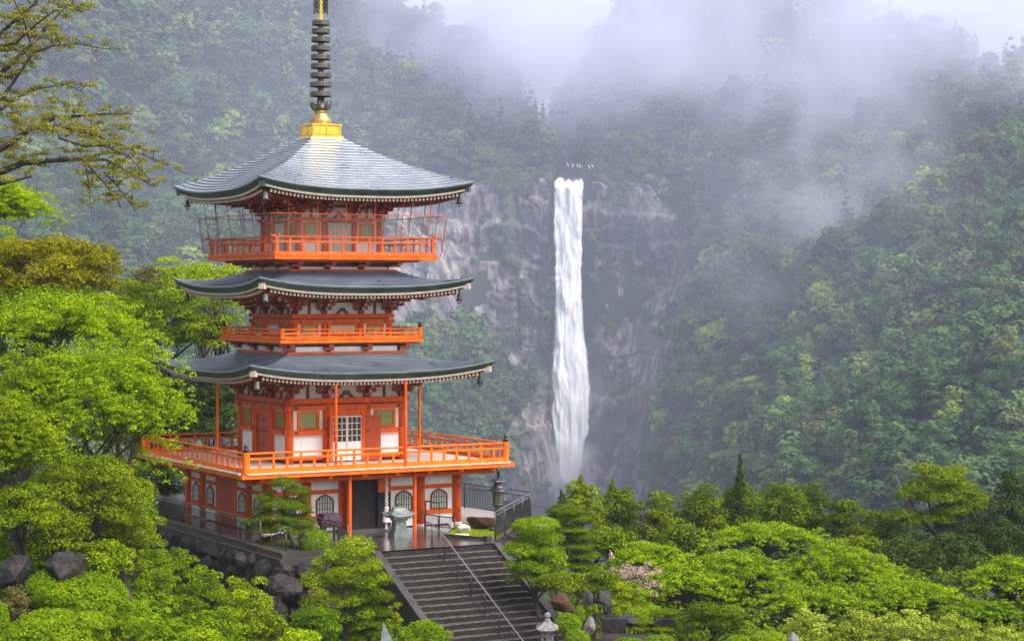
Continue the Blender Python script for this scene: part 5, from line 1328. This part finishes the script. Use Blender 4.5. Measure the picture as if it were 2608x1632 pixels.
def drooping(label, px, py, rx, ry, Y, n, m, tint, tips=(), leaf=.085, pr=75, base=None, dens=.25, r=21, drop=.6, core=.4, r0=.16):
    c, R = ell(px, py, rx, ry, Y, .8); k = Y / F_PX
    pads = sprays(c, R, k, int(n * 2.3), tint, rg, r, (50, 120), drop, face=.35)
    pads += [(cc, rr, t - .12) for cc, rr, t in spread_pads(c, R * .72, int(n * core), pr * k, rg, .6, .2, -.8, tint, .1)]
    for (x0, y0, x1, y1, r_) in tips:
        for q in np.linspace(0, 1, 9): pads.append((at(x0 + (x1 - x0) * q + rg.normal(0, 5), y0 + (y1 - y0) * q ** 1.4 + rg.normal(0, 5), Y + rg.normal(0, .3)), (r_ * k * (.85 - .5 * q), r_ * k * (.85 - .5 * q), r_ * k * .36), tint + rg.normal(.08, .08)))
    return tree('maple_tree', label, 'tree', base or base_of(px, Y), pads, leaf, dens, m, rg, None, r0, None, 14 if r0 > .1 else 4, .55, .45, -.7, .19, .3)
drooping('large bright lime green maple with drooping sprays reaching over the lowest balcony', 225, 1010, 275, 215, 66, 100, 'maple', .58,
         tips=((330, 900, 490, 955, 34), (320, 1000, 500, 1065, 36), (300, 980, 470, 1000, 30), (330, 1080, 440, 1150, 30), (330, 1060, 505, 1200, 32), (300, 1120, 430, 1230, 30), (250, 1120, 350, 1220, 32), (380, 880, 470, 930, 24), (340, 1150, 470, 1215, 30), (200, 1150, 270, 1260, 34), (330, 1010, 495, 1050, 30), (320, 940, 480, 985, 28)))
drooping('maple with fresh green layers in the middle of the left bank', 160, 815, 230, 105, 70, 56, 'maple', .62, tips=((250, 760, 400, 800, 34), (260, 830, 440, 870, 36)))
drooping('bright green maple crown at the left edge under the overhanging limbs', 15, 520, 95, 110, 79, 30, 'maple', .66, pr=50, r0=.05)
drooping('yellow olive maple at the lower left edge', 40, 1110, 125, 160, 60, 40, 'lime', .52, pr=60, r0=.08)
crown('broadleaf_tree', 'rounded golden leaved tree crown on the left bank', 'tree', 125, 690, 205, 92, 76, 42, 46, 'gold_l', .10, .85, .62, .5, zlo=-.3, lo=.6)
crown('broadleaf_tree', 'dull green tree crown under the golden crown at left', 'tree', 100, 770, 190, 60, 74.5, 22, 45, 'olive', .10, .9, .6, .45)
crown('broadleaf_tree', 'yellow green tree behind the left eaves of the middle roof', 'tree', 430, 800, 165, 110, 100, 34, 46, 'lime', .13, .8, .45, .42, extra=((360, 720, 40, 22, .35), (400, 690, 30, 16, .5), (530, 740, 50, 30, .5), (590, 770, 45, 40, .45)), r0=.2)
tr2 = crown('broadleaf_tree', 'slender tree with forked dark trunk close behind the left eaves', 'tree', 545, 800, 70, 110, 97, 12, 34, 'lime', .12, .5, .4, .5, base=None, fork=at(568, 850, 97), r0=.16, extra=((620, 780, 30, 40, .55), (500, 700, 30, 20, .55)))
crown('broadleaf_tree', 'fresh lime tree crown showing between the two upper roofs at left', 'tree', 520, 705, 115, 42, 108, 16, 34, 'lime', .13, .7, .5, .72, extra=((430, 665, 34, 14, .85), (455, 690, 40, 18, .85), (600, 690, 50, 20, .7)))
crown('broadleaf_tree', 'brownish young tree top left of the middle roof', 'tree', 372, 705, 45, 40, 96, 10, 22, 'russet', .11, .5, .5, .4)
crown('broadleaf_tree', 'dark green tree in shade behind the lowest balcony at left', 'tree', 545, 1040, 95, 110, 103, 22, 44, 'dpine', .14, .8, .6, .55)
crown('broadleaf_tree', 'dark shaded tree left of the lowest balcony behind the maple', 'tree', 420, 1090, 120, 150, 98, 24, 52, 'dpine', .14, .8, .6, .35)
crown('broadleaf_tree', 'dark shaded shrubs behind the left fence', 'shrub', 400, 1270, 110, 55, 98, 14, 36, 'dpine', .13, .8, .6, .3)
crown('garden_tree', 'olive leaved tree with dark crooked limbs above the left rocks', 'tree', 225, 1255, 175, 100, 62, 30, 46, 'olive', .075, .75, .45, .62, lo=.3, nl=18, r0=.11, dep=.7)
crown('garden_tree', 'olive shrub tree left of the flat topped rock', 'tree', 60, 1290, 90, 80, 59, 14, 38, 'lime', .075, .8, .5, .48)
crown('garden_tree', 'small olive tree with bent dark trunk beside the flat topped rock', 'tree', 310, 1340, 110, 70, 63, 16, 38, 'olive', .075, .7, .5, .68, nl=16)
dome('broad clipped azalea dome in front of the left rocks', 205, 1515, 125, 62, 57, tint=.62, lumps=5)
dome('bright green clipped azalea at the bottom left corner', 150, 1600, 130, 55, 55, tint=.75, lumps=6)
dome('clipped bush cut by the left edge of the photo', -5, 1580, 30, 60, 55, tint=.55)
crown('shrub', 'russet grass tuft between the left rocks', 'shrub', 40, 1520, 40, 40, 56, 7, 22, 'russet', .06, .6, .8, .55, r0=.03)
for i, (px, py, rx, ry, Y, m, t, lb) in enumerate((
    (385, 1400, 55, 50, 77, 'azalea', .6, 'hedge bush at the upper end of the row below the left stone wall'), (450, 1440, 62, 50, 75.5, 'azalea', .72, 'yellow green hedge bush second in the row below the left stone wall'), (520, 1490, 62, 52, 74, 'azalea', .66, 'hedge bush third in the row below the left stone wall'), (590, 1520, 62, 50, 72.5, 'lime', .5, 'loose hedge bush near the corner of the stone wall'),
    (330, 1440, 70, 60, 70, 'lime', .36, 'olive yellow shrub below the upper hedge'), (400, 1500, 60, 60, 66, 'lime', .5, 'bright yellow green shrub in the middle of the lower left bank'), (470, 1560, 60, 50, 66, 'olive', .5, 'dark olive shrub in the dip of the lower left bank'))):
    crown('shrub', lb, 'shrub', px, py, rx, ry, Y, 12, 26, m, .075, .85, .6, t, r0=.05, lo=.5, zlo=-.4)
for px, py, rx, ry, Y, m, t, lb in ((640, 1530, 70, 70, 66, 'lime', .62, 'light green upright leaved shrub in front of the stone wall corner'), (560, 1590, 70, 55, 61, 'azalea', .6, 'fresh green shrub below the upright leaved shrub'), (330, 1580, 90, 70, 57, 'azalea', .72, 'large leaved bright green shrub at the bottom of the left bank'),
    (430, 1620, 70, 45, 56, 'azalea', .55, 'low green shrub on the bottom edge left of centre'), (680, 1600, 60, 50, 60, 'olive', .62, 'olive green shrub on the bottom edge beside the cloud shaped tree'), (770, 1630, 60, 28, 58, 'maple', .75, 'very bright low bush on the bottom edge'), (250, 1440, 50, 30, 60, 'lime', .4, 'low yellow green shrub behind the flat topped rock'), (700, 1400, 0, 0, 0, '', 0, ''), (505, 1630, 70, 35, 57, 'lime', .7, 'bright bush on the bottom edge under the left shrubs')):
    if rx: crown('shrub', lb, 'shrub', px, py, rx, ry, Y, 14, 25, m, .085, .8, .7, t, r0=.04, lo=.35, zlo=-.4)

for px, py, rx, ry, Y, m, t, lb in ((90, 1390, 110, 50, 66, 'olive', .55, 'broad olive shrub behind the left rocks'), (250, 1395, 90, 50, 67, 'lime', .38, 'yellowish shrub behind the flat topped rock'), (20, 1200, 80, 70, 66, 'olive', .5, 'olive shrub between the left edge trees'), (180, 1180, 120, 60, 70, 'azalea', .45, 'deep green shrub below the big maple'), (320, 1210, 80, 60, 72, 'olive', .35, 'dark olive shrub under the maple sprays'), (330, 1320, 80, 60, 73, 'azalea', .5, 'green shrub at the upper end of the left wall'),
    (10, 655, 80, 80, 77, 'maple', .6, 'fresh green shrub tree under the left edge maple'), (300, 870, 120, 70, 80, 'maple', .4, 'shaded maple behind the big drooping maple'), (60, 900, 110, 80, 70, 'maple', .5, 'green maple at the left edge above the yellow olive one'), (340, 760, 80, 60, 90, 'lime', .4, 'yellow green shrub tree right of the golden crown'), (40, 1385, 70, 34, 60, 'olive', .5, 'low olive shrub behind the left edge rock'), (265, 1405, 75, 34, 60.5, 'lime', .42, 'low yellowish shrub right of the flat topped rock'), (150, 1340, 80, 40, 60.5, 'olive', .55, 'olive shrub filling the gap between the left trunks'), (70, 960, 120, 90, 64, 'lime', .5, 'lime shrub tree at the left edge between the two maples'), (40, 1640, 90, 50, 53, 'azalea', .7, 'bright low shrub in the bottom left corner')):
    crown('shrub', lb, 'shrub', px, py, rx, ry, Y, 16, 28, m, .085, .8, .65, t, r0=.06, lo=.4, zlo=-.5)

# --- cloud-pruned pine on the terrace corner
pp = [(722, 1232, 36, 19, .5), (755, 1250, 34, 16, .45), (772, 1270, 20, 14, .4), (690, 1255, 18, 9, .3), (672, 1268, 26, 12, .45), (720, 1285, 60, 22, .5), (668, 1300, 30, 14, .4), (755, 1295, 40, 22, .4), (700, 1318, 55, 18, .55), (650, 1330, 38, 16, .45), (760, 1330, 45, 22, .45), (788, 1305, 12, 7, .35), (670, 1350, 45, 16, .5), (720, 1345, 50, 22, .45), (770, 1360, 50, 28, .5), (700, 1385, 60, 22, .2, .3), (740, 1380, 40, 14, .45, -.4)]
bp_ = np.array(rl(-4.75, -8.35, TZ + .1)); tree('clipped_pine', 'cloud pruned pine on the front corner of the terrace before the pagoda', 'tree', bp_, pxpads(pp, 76.6, dep=.9), .085, 1.0, 'pine', rg, None, .09, at(722, 1300, 76.6), 15, .22, .6, -.25, .14, .72)
dome('clipped green dome bush at the right foot of the cloud pruned pine', 806, 1378, 42, 36, 75.2, tint=.55)
# --- cloud shaped tree and dark pine left of the stairs
crown('cloud_tree', 'yellow green cloud shaped tree with dark twigs left of the staircase', 'tree', 880, 1480, 105, 95, 67, 20, 32, 'lime', .07, .8, .55, .45, extra=((905, 1395, 56, 36, .6), (860, 1420, 40, 22, .5), (940, 1440, 36, 24, .5), (800, 1475, 42, 26, .5), (880, 1470, 60, 28, .5), (960, 1470, 34, 18, .5), (820, 1530, 60, 28, .55), (900, 1520, 50, 26, .45), (850, 1570, 60, 24, .5)), r0=.08, nl=20)
crown('dark_tree', 'green shrub tree at the bottom under the cloud shaped tree', 'tree', 800, 1590, 75, 50, 64, 14, 28, 'azalea', .07, .8, .6, .4)
tree('pine_tree', 'dark needled pine with layered pads beside the left stair kerb', 'tree', base_of(945, 67.5), pxpads([(955, 1478, 46, 20, .45), (930, 1500, 40, 16, .4), (960, 1520, 46, 20, .4), (925, 1545, 52, 20, .4), (965, 1560, 38, 18, .35), (930, 1585, 55, 20, .4), (960, 1610, 45, 18, .35), (905, 1620, 45, 18, .35)], 67.5), .085, 1.0, 'pine', rg, None, .09, at(950, 1560, 67.5), 12, .25, .6, -.35, .15, .6)
crown('shrub', 'small yellow twiggy shrub against the left stair kerb', 'shrub', 1005, 1560, 22, 35, 69, 6, 14, 'lime', .06, .6, .7, .5, r0=.02)
crown('shrub', 'round bright green bush at the bottom left of the staircase', 'shrub', 1085, 1618, 72, 48, 62, 18, 24, 'azalea', .06, 1.0, .7, .66, lo=.55, r0=.05, zlo=-.3)

# --- right of the stairs
crown('layered_maple', 'dense layered bright green tree beside the right stair kerb', 'tree', 1362, 1385, 80, 72, 73, 18, 34, 'maple', .065, 1.0, .5, .40, skirt=1.2, extra=((1368, 1335, 60, 22, .55), (1340, 1400, 60, 20, .42), (1390, 1410, 52, 22, .42), (1345, 1440, 50, 20, .35)), lo=.5)
tree('layered_pine', 'dark green pine with flat stacked pads behind the layered bright tree', 'tree', base_of(1470, 80), pxpads([(1440, 1300, 50, 18, .45), (1425, 1318, 36, 14, .4), (1470, 1320, 40, 13, .45), (1455, 1348, 46, 12, .6), (1480, 1366, 36, 12, .5), (1470, 1392, 44, 14, .45), (1490, 1415, 44, 14, .45), (1475, 1440, 50, 14, .4), (1500, 1460, 46, 16, .4)], 80), .09, 1.0, 'pine', rg, None, .1, at(1470, 1400, 80), 10, .25, .55, -.3, .15, .65)
crown('garden_pine', 'olive brown low pine over the reddish rock', 'tree', 1420, 1480, 62, 26, 71, 10, 26, 'pine', .075, .9, .5, .5, r0=.05)
crown('garden_pine', 'spreading dark green pine on the bank below the stacked pine', 'tree', 1510, 1480, 90, 36, 73, 16, 30, 'pine', .08, .9, .45, .5, r0=.06)
crown('shrub', 'bright yellow green azalea mound under the blossom', 'shrub', 1600, 1510, 66, 38, 72, 14, 22, 'lime', .065, .9, .6, .6, r0=.04)
crown('blossom_shrub', 'shrub with pale pink blossom in the right garden', 'shrub', 1625, 1465, 75, 38, 76, 16, 16, 'blossom', .06, .45, .6, .5, r0=.04, extra=((1556, 1420, 7, 20, .8), (1560, 1455, 14, 14, .8), (1590, 1460, 22, 10, .7)))
for px, py, rx, ry, Y, t, lb in ((1447, 1583, 37, 25, 68, .6, 'clipped green dome right of the stair foot'), (1470, 1622, 34, 22, 66, .6, 'clipped dome bush on the bottom edge right of the stone lantern'), (1476, 1560, 14, 22, 69.5, .6, 'small clipped bush beside the reddish rock'), (1622, 1560, 34, 17, 69, .7, 'round clipped bush above the garden pond'), (1570, 1555, 14, 14, 70, .7, 'tiny clipped ball bush beside the cascade'), (1516, 1548, 8, 14, 70, .6, 'very small clipped bush between the upright rocks'),
    (1958, 1622, 46, 20, 63, .8, 'bright clipped dome on the bottom edge at right'), (1885, 1632, 40, 18, 63, .6, 'darker clipped dome left of the bright bottom dome'), (1665, 1552, 26, 14, 70, .7, 'low clipped bush right of the round one above the pond'), (1600, 1634, 40, 12, 65, .55, 'flat clipped bush on the bottom edge below the pond'), (1680, 1630, 40, 16, 65, .55, 'low green bush on the bottom edge right of the pond')):
    dome(lb, px, py, rx, ry, Y, tint=t, leaf=.055)
tree('niwaki_pine', 'small dark pine clipped into flat clouds beside the pond', 'tree', base_of(1690, 68.5), pxpads([(1700, 1558, 34, 10, .5), (1720, 1570, 30, 9, .45), (1640, 1582, 32, 9, .6), (1630, 1598, 32, 9, .6), (1690, 1600, 36, 9, .6), (1725, 1608, 34, 9, .5), (1660, 1612, 24, 8, .5)], 68.5), .07, 1.1, 'pine', rg, None, .05, at(1675, 1600, 68.5), 8, .3, .5, -.2, .14, .7)
crown('garden_pine', 'broad olive brown clipped pine in the lower right garden', 'tree', 1812, 1575, 85, 52, 68, 18, 28, 'olive', .07, .95, .4, .30, r0=.07, extra=((1860, 1560, 36, 22, .7), (1800, 1545, 40, 10, .4), (1890, 1600, 40, 22, .6)))
# --- maples with umbrella crowns
def umbrella(label, px, py, rx, ry, Y, n, tint=.5, m='maple', base=None, leaf=.10):
    c, R = ell(px, py, rx, ry, Y, .8); k = Y / F_PX
    c = c - np.array([0, 0, R[2] * .25]); R = R * np.array([1, 1, 1.25])
    pads = sprays(c, R, k, int(n * 2.6), tint, rg, 19, (35, 85), .42, 5, .10, face=.15)
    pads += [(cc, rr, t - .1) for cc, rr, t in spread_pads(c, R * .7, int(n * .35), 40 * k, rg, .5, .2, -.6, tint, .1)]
    X, Yc, _ = at(px, py, Y); zb = gz(X, Yc)
    fork = np.array([X, Yc, max(zb + .6, c[2] - R[2] * .7)])
    return tree('maple_tree', label, 'tree', (X, Yc, zb - .05), pads, leaf, .34, m, rg, None, .13, fork, 26, .55, .4, -.6, .15, .3, .10)
umbrella('bright green umbrella maple in the middle of the right garden', 1870, 1440, 170, 90, 80, 34, .52)
umbrella('widest bright green umbrella maple with dark forked limbs at right of centre', 2110, 1430, 190, 95, 81, 40, .50)
for (bx, by), tips in (((2125, 1540), ((2060, 1400), (2100, 1440), (2180, 1420), (2235, 1400), (2050, 1470))), ((1960, 1545), ((1900, 1430), (1960, 1420), (2010, 1440), (1880, 1480)))):
    t_ = [o for o in bpy.data.objects if o.name.startswith('maple_tree') and ('widest' in o['label'] if bx > 2000 else 'middle of the right garden' in o['label'])][0]; mb = MB(); L0 = np.array(t_.location)
    for tx, ty in tips:
        a_, b_ = at(bx, by, 78.8) - L0, at(tx, ty, 79.5) - L0; mb.tube([a_, a_ * .6 + b_ * .4 + [rg.normal(0, .12), 0, -.1], a_ * .25 + b_ * .75 + [rg.normal(0, .12), 0, .05], b_], [.075, .05, .03, .012], 6, cap=False)
    mb.build('limb', M['bark'], t_)
umbrella('lime maple behind the blossom shrub', 1650, 1410, 115, 70, 82, 22, .60)
umbrella('green maple low between the blossom and the umbrella maples', 1730, 1470, 95, 55, 77, 16, .56)
umbrella('low green maple below the widest umbrella maple', 2080, 1510, 150, 45, 75, 20, .48)
umbrella('yellow green maple rising behind the umbrella maples', 1960, 1350, 150, 36, 88, 18, .58)
umbrella('light maple at the right edge of the photo', 2575, 1450, 85, 70, 78, 16, .55)
umbrella('low lime maple in front of the dark right hand trees', 2330, 1500, 120, 45, 77, 16, .52)
umbrella('dark green maple in the lower right corner behind the pale shrubs', 2500, 1545, 110, 40, 74, 14, .30)
# --- dark back row against the gorge
BACK = [(1485, 1270, 62, 52, 96, 'olive', .62, 'light olive tree top at the left end of the dark back row', 14), (1575, 1290, 58, 60, 98, 'pine', .5, 'green rounded cedar second in the back row', 14), (1675, 1310, 60, 62, 97, 'pine', .55, 'dark rounded tree right of the waterfall foot in the back row', 14), (1790, 1290, 70, 58, 99, 'pine', .42, 'cedar clump left of the pointed tree top', 16), (1885, 1285, 62, 58, 101, 'olive', .30, 'brownish cedar under the pointed tree top', 14), (1995, 1275, 75, 55, 102, 'olive', .35, 'olive cedar clump right of the pointed tree top', 16),
        (2075, 1285, 55, 60, 104, 'olive', .22, 'dark olive tree in the middle of the back row', 12), (2150, 1310, 48, 45, 102, 'olive', .28, 'small brown green tree in the back row', 10), (2235, 1340, 75, 48, 98, 'olive', .32, 'dull green tree in front of the tall pine', 14), (2480, 1300, 80, 70, 99, 'dpine', .6, 'dark tree behind the tall pine at right', 16), (2580, 1280, 60, 85, 97, 'dpine', .45, 'very dark tree at the right edge of the back row', 14), (2300, 1420, 110, 62, 90, 'dpine', .6, 'dark green bushy tree under the tall pine', 18), (2440, 1410, 100, 70, 88, 'dpine', .55, 'dark green bushy tree at right below the tall pine', 18), (2560, 1370, 80, 50, 92, 'dpine', .4, 'deep shaded tree near the right edge', 12), (2420, 1500, 90, 45, 83, 'dpine', .55, 'dark shrub mass behind the pale edged shrubs', 12), (1430, 1340, 40, 36, 92, 'dpine', .5, 'dark tree behind the layered bright tree', 8), (1560, 1370, 80, 40, 90, 'olive', .5, 'yellowish tree low in the back row', 12), (1740, 1370, 80, 40, 92, 'pine', .5, 'green tree low in the back row behind the maples', 12), (2190, 1400, 90, 45, 90, 'pine', .5, 'green tree behind the widest umbrella maple', 12)]
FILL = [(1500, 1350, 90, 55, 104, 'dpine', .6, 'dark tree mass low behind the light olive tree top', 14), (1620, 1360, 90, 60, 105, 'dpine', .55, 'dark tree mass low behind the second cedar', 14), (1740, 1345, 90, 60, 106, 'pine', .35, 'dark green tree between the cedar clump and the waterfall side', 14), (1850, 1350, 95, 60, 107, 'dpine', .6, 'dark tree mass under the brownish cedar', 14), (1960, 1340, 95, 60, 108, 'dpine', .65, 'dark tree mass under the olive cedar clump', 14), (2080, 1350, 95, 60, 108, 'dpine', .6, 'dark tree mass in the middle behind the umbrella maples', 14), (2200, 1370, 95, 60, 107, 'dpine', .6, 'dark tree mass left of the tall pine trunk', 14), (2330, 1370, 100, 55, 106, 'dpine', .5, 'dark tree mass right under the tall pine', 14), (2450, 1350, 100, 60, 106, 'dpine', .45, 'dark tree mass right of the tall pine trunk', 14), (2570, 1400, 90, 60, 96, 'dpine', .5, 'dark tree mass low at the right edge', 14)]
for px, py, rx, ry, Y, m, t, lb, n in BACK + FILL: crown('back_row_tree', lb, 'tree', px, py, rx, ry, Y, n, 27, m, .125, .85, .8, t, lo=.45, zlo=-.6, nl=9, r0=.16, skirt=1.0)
# ragged tops above the row
for px, py, hw, hh, Y, m, lb in ((1885, 1208, 16, 48, 100, 'dpine', 'pointed conifer top standing above the back row'), (1432, 1272, 14, 22, 95, 'dpine', 'tiny dark sapling top beside the waterfall foot'), (1478, 1240, 24, 28, 96, 'olive', 'loose light sapling top left in the back row'), (1560, 1240, 14, 20, 98, 'olive', 'thin young shoot above the second cedar')):
    pads = []; k = Y / F_PX
    for i in range(14): f = i / 13; pads.append((at(px + rg.normal(0, 2), py + hh - 2 * hh * f, Y), (hw * k * (1.05 - f) + .03, hw * k * (1.05 - f) + .03, hh * k * .16), .5 + rg.normal(0, .1)))
    tree('sapling_top', lb, 'tree', base_of(px, Y), pads, .11, .9, m, rg, None, .09, at(px, py + hh, Y), 4)
tree('tall_pine', 'tall spreading pine with rounded pads standing above the right garden', 'tree', base_of(2395, 96), pxpads([(2400, 1218, 62, 34, .62), (2345, 1240, 48, 24, .55), (2440, 1245, 55, 30, .55), (2310, 1262, 36, 20, .55), (2395, 1265, 70, 28, .5), (2475, 1285, 40, 24, .5), (2300, 1310, 38, 20, .5), (2330, 1325, 44, 18, .45), (2430, 1300, 60, 22, .4), (2495, 1270, 26, 18, .55), (2380, 1320, 60, 22, .35), (2360, 1195, 40, 18, .6), (2430, 1200, 40, 18, .65)], 96, dep=.9), .12, .9, 'olive', rg, None, .2, at(2395, 1360, 96), 14, .5, .55, -.35, .16, .55)
# --- pale-edged shrubs along the bottom right
for px, py, rx, ry, t, lb in ((2055, 1588, 78, 42, .62, 'pale edged shrub with dark twigs left in the bottom right row'), (2195, 1590, 70, 38, .55, 'pale edged shrub second in the bottom right row'), (2310, 1592, 90, 42, .68, 'pale edged shrub in the middle of the bottom right row'), (2430, 1602, 80, 40, .6, 'pale edged shrub fourth in the bottom right row'), (2550, 1622, 75, 30, .6, 'pale edged shrub in the bottom right corner'), (2200, 1632, 120, 16, .5, 'low pale edged shrub on the bottom edge')):
    crown('shrub', lb, 'shrub', px, py, rx, ry, 65, 24, 18, 'varieg', .07, .75, .6, t, r0=.05, lo=.45, nl=16)
# --- leafy undergrowth that closes the ground between the shrubs
def cover(n, seed, pr, m, label, name, reg):
    q = np.random.default_rng(seed); Vs = []; Ts = []
    for i in range(n):
        px, Y = q.uniform(reg[0], reg[1]), q.uniform(reg[2], reg[3]); X = (px - CX0) / F_PX * Y; r, l = to_rl(X, Y)
        if (-6.9 < r < 8 and l > -10.6) or (-3.2 < r < 2.7 and l > -19): continue
        z = gz(X, Y); R = q.uniform(.6, 1.3) * pr; p, nn, _ = pad_points((X, Y, z + R * .25), (R, R, R * .6), int(85 * q.uniform(.7, 1.2)), q, .8, -.1)
        Vs.append(leaf_quads(p, nn, .18 * (pr + .4), .6, q, .5)); Ts.append(np.repeat(np.clip(q.uniform(.2, .7) + q.normal(0, .15, len(p)), 0, 1), 4))
    V = np.concatenate(Vs); tag(put(name, mesh_np(name, V, np.arange(len(V)).reshape(-1, 4), {'tint': np.concatenate(Ts)}), M[m]), label, 'undergrowth', kind='stuff')
cover(700, 3, 1.0, 'azalea', 'low leafy undergrowth filling the left bank', 'undergrowth', (-250, 1000, 57, 100))
cover(700, 4, .9, 'pine', 'low leafy undergrowth filling the right garden', 'undergrowth', (1380, 2900, 62, 100))
cover(420, 6, 1.8, 'dpine', 'dark undergrowth on the slope beyond the terrace', 'undergrowth', (-600, 3000, 96, 135))
# ------------------------------------------------------------------ haze and low cloud
HAZE_D = 0.00016
hm = bpy.data.materials.new('haze_air'); hm.use_nodes = True; t = hm.node_tree; t.nodes.clear()
pv = nd(t, 'ShaderNodeVolumePrincipled'); pv.inputs['Color'].default_value = (.69, .735, .99, 1); pv.inputs['Density'].default_value = HAZE_D; pv.inputs['Anisotropy'].default_value = .0
oo = nd(t, 'ShaderNodeOutputMaterial'); t.links.new(pv.outputs[0], oo.inputs['Volume'])
b = MB(); b.box(-900, 1100, -40, 1500, -125, 235); hz = b.build('haze', hm); tag(hz, 'pale lavender haze filling the valley', kind='stuff')

def cloud(name, label, c, R, dens, sc, seed, thr=.42, soft=.25, rz=0.0, colr=(.79, .82, .98)):
    m = bpy.data.materials.new(name + '_mist'); m.use_nodes = True; t = m.node_tree; t.nodes.clear()
    tc = nd(t, 'ShaderNodeTexCoord')
    ln = nd(t, 'ShaderNodeVectorMath', operation='LENGTH'); t.links.new(tc.outputs['Object'], ln.inputs[0])
    fo_ = nd(t, 'ShaderNodeMapRange', interpolation_type='SMOOTHSTEP'); fo_.inputs[1].default_value = 1.0; fo_.inputs[2].default_value = .35; fo_.inputs[3].default_value = 0; fo_.inputs[4].default_value = 1
    t.links.new(ln.outputs['Value'], fo_.inputs[0])
    mp = nd(t, 'ShaderNodeMapping'); mp.inputs['Scale'].default_value = tuple(r / sc for r in R); mp.inputs['Location'].default_value = (seed * 3.7, seed, 0); t.links.new(tc.outputs['Object'], mp.inputs[0])
    n = nd(t, 'ShaderNodeTexNoise', Scale=1.0, Detail=3.0, Roughness=.55); t.links.new(mp.outputs[0], n.inputs['Vector'])
    s = nd(t, 'ShaderNodeMapRange', interpolation_type='SMOOTHSTEP'); s.inputs[1].default_value = thr; s.inputs[2].default_value = thr + soft; t.links.new(n.outputs[0], s.inputs[0])
    a = nd(t, 'ShaderNodeMath', operation='MULTIPLY'); t.links.new(fo_.outputs[0], a.inputs[0]); t.links.new(s.outputs[0], a.inputs[1])
    d = nd(t, 'ShaderNodeMath', operation='MULTIPLY'); d.inputs[1].default_value = dens; t.links.new(a.outputs[0], d.inputs[0])
    v = nd(t, 'ShaderNodeVolumePrincipled'); v.inputs['Color'].default_value = (*colr, 1); t.links.new(d.outputs[0], v.inputs['Density'])
    o_ = nd(t, 'ShaderNodeOutputMaterial'); t.links.new(v.outputs[0], o_.inputs['Volume'])
    bm = bmesh.new(); bmesh.ops.create_icosphere(bm, subdivisions=3, radius=1.0); me = bpy.data.meshes.new(name); bm.to_mesh(me); bm.free()
    o = put(name, me, m, None, c, rz); o.scale = R; return tag(o, label, 'mist', kind='stuff')
cloud('mist', 'low cloud over the notch above the waterfall', at(1330, 110, 925), (100, 75, 60), .032, 40, 1, .33)
cloud('mist', 'low cloud covering the ridge right of the waterfall', at(1950, 90, 860), (150, 110, 62), .013, 45, 2, .38)
cloud('mist', 'drifting mist on the slope at the right', at(2150, 480, 690), (60, 50, 85), .015, 30, 3, .42, rz=.2)
cloud('mist', 'low cloud at the upper right edge', at(2600, 60, 760), (130, 100, 55), .016, 40, 4, .36)
cloud('spray', 'white spray drifting at the foot of the waterfall', at(1450, 1235, 825), (34, 14, 22), .10, 9, 6, .34, colr=(.95, .96, 1.0))
cloud('spray', 'thin spray drifting beside the lower half of the waterfall', at(1500, 1080, 832), (17, 9, 44), .02, 10, 7, .38, colr=(.95, .96, 1.0))
cloud('mist', 'bluish air thickening in the depth of the valley', (60, 860, 40), (620, 520, 210), .0011, 150, 8, .20, .5, colr=(.69, .735, .99))
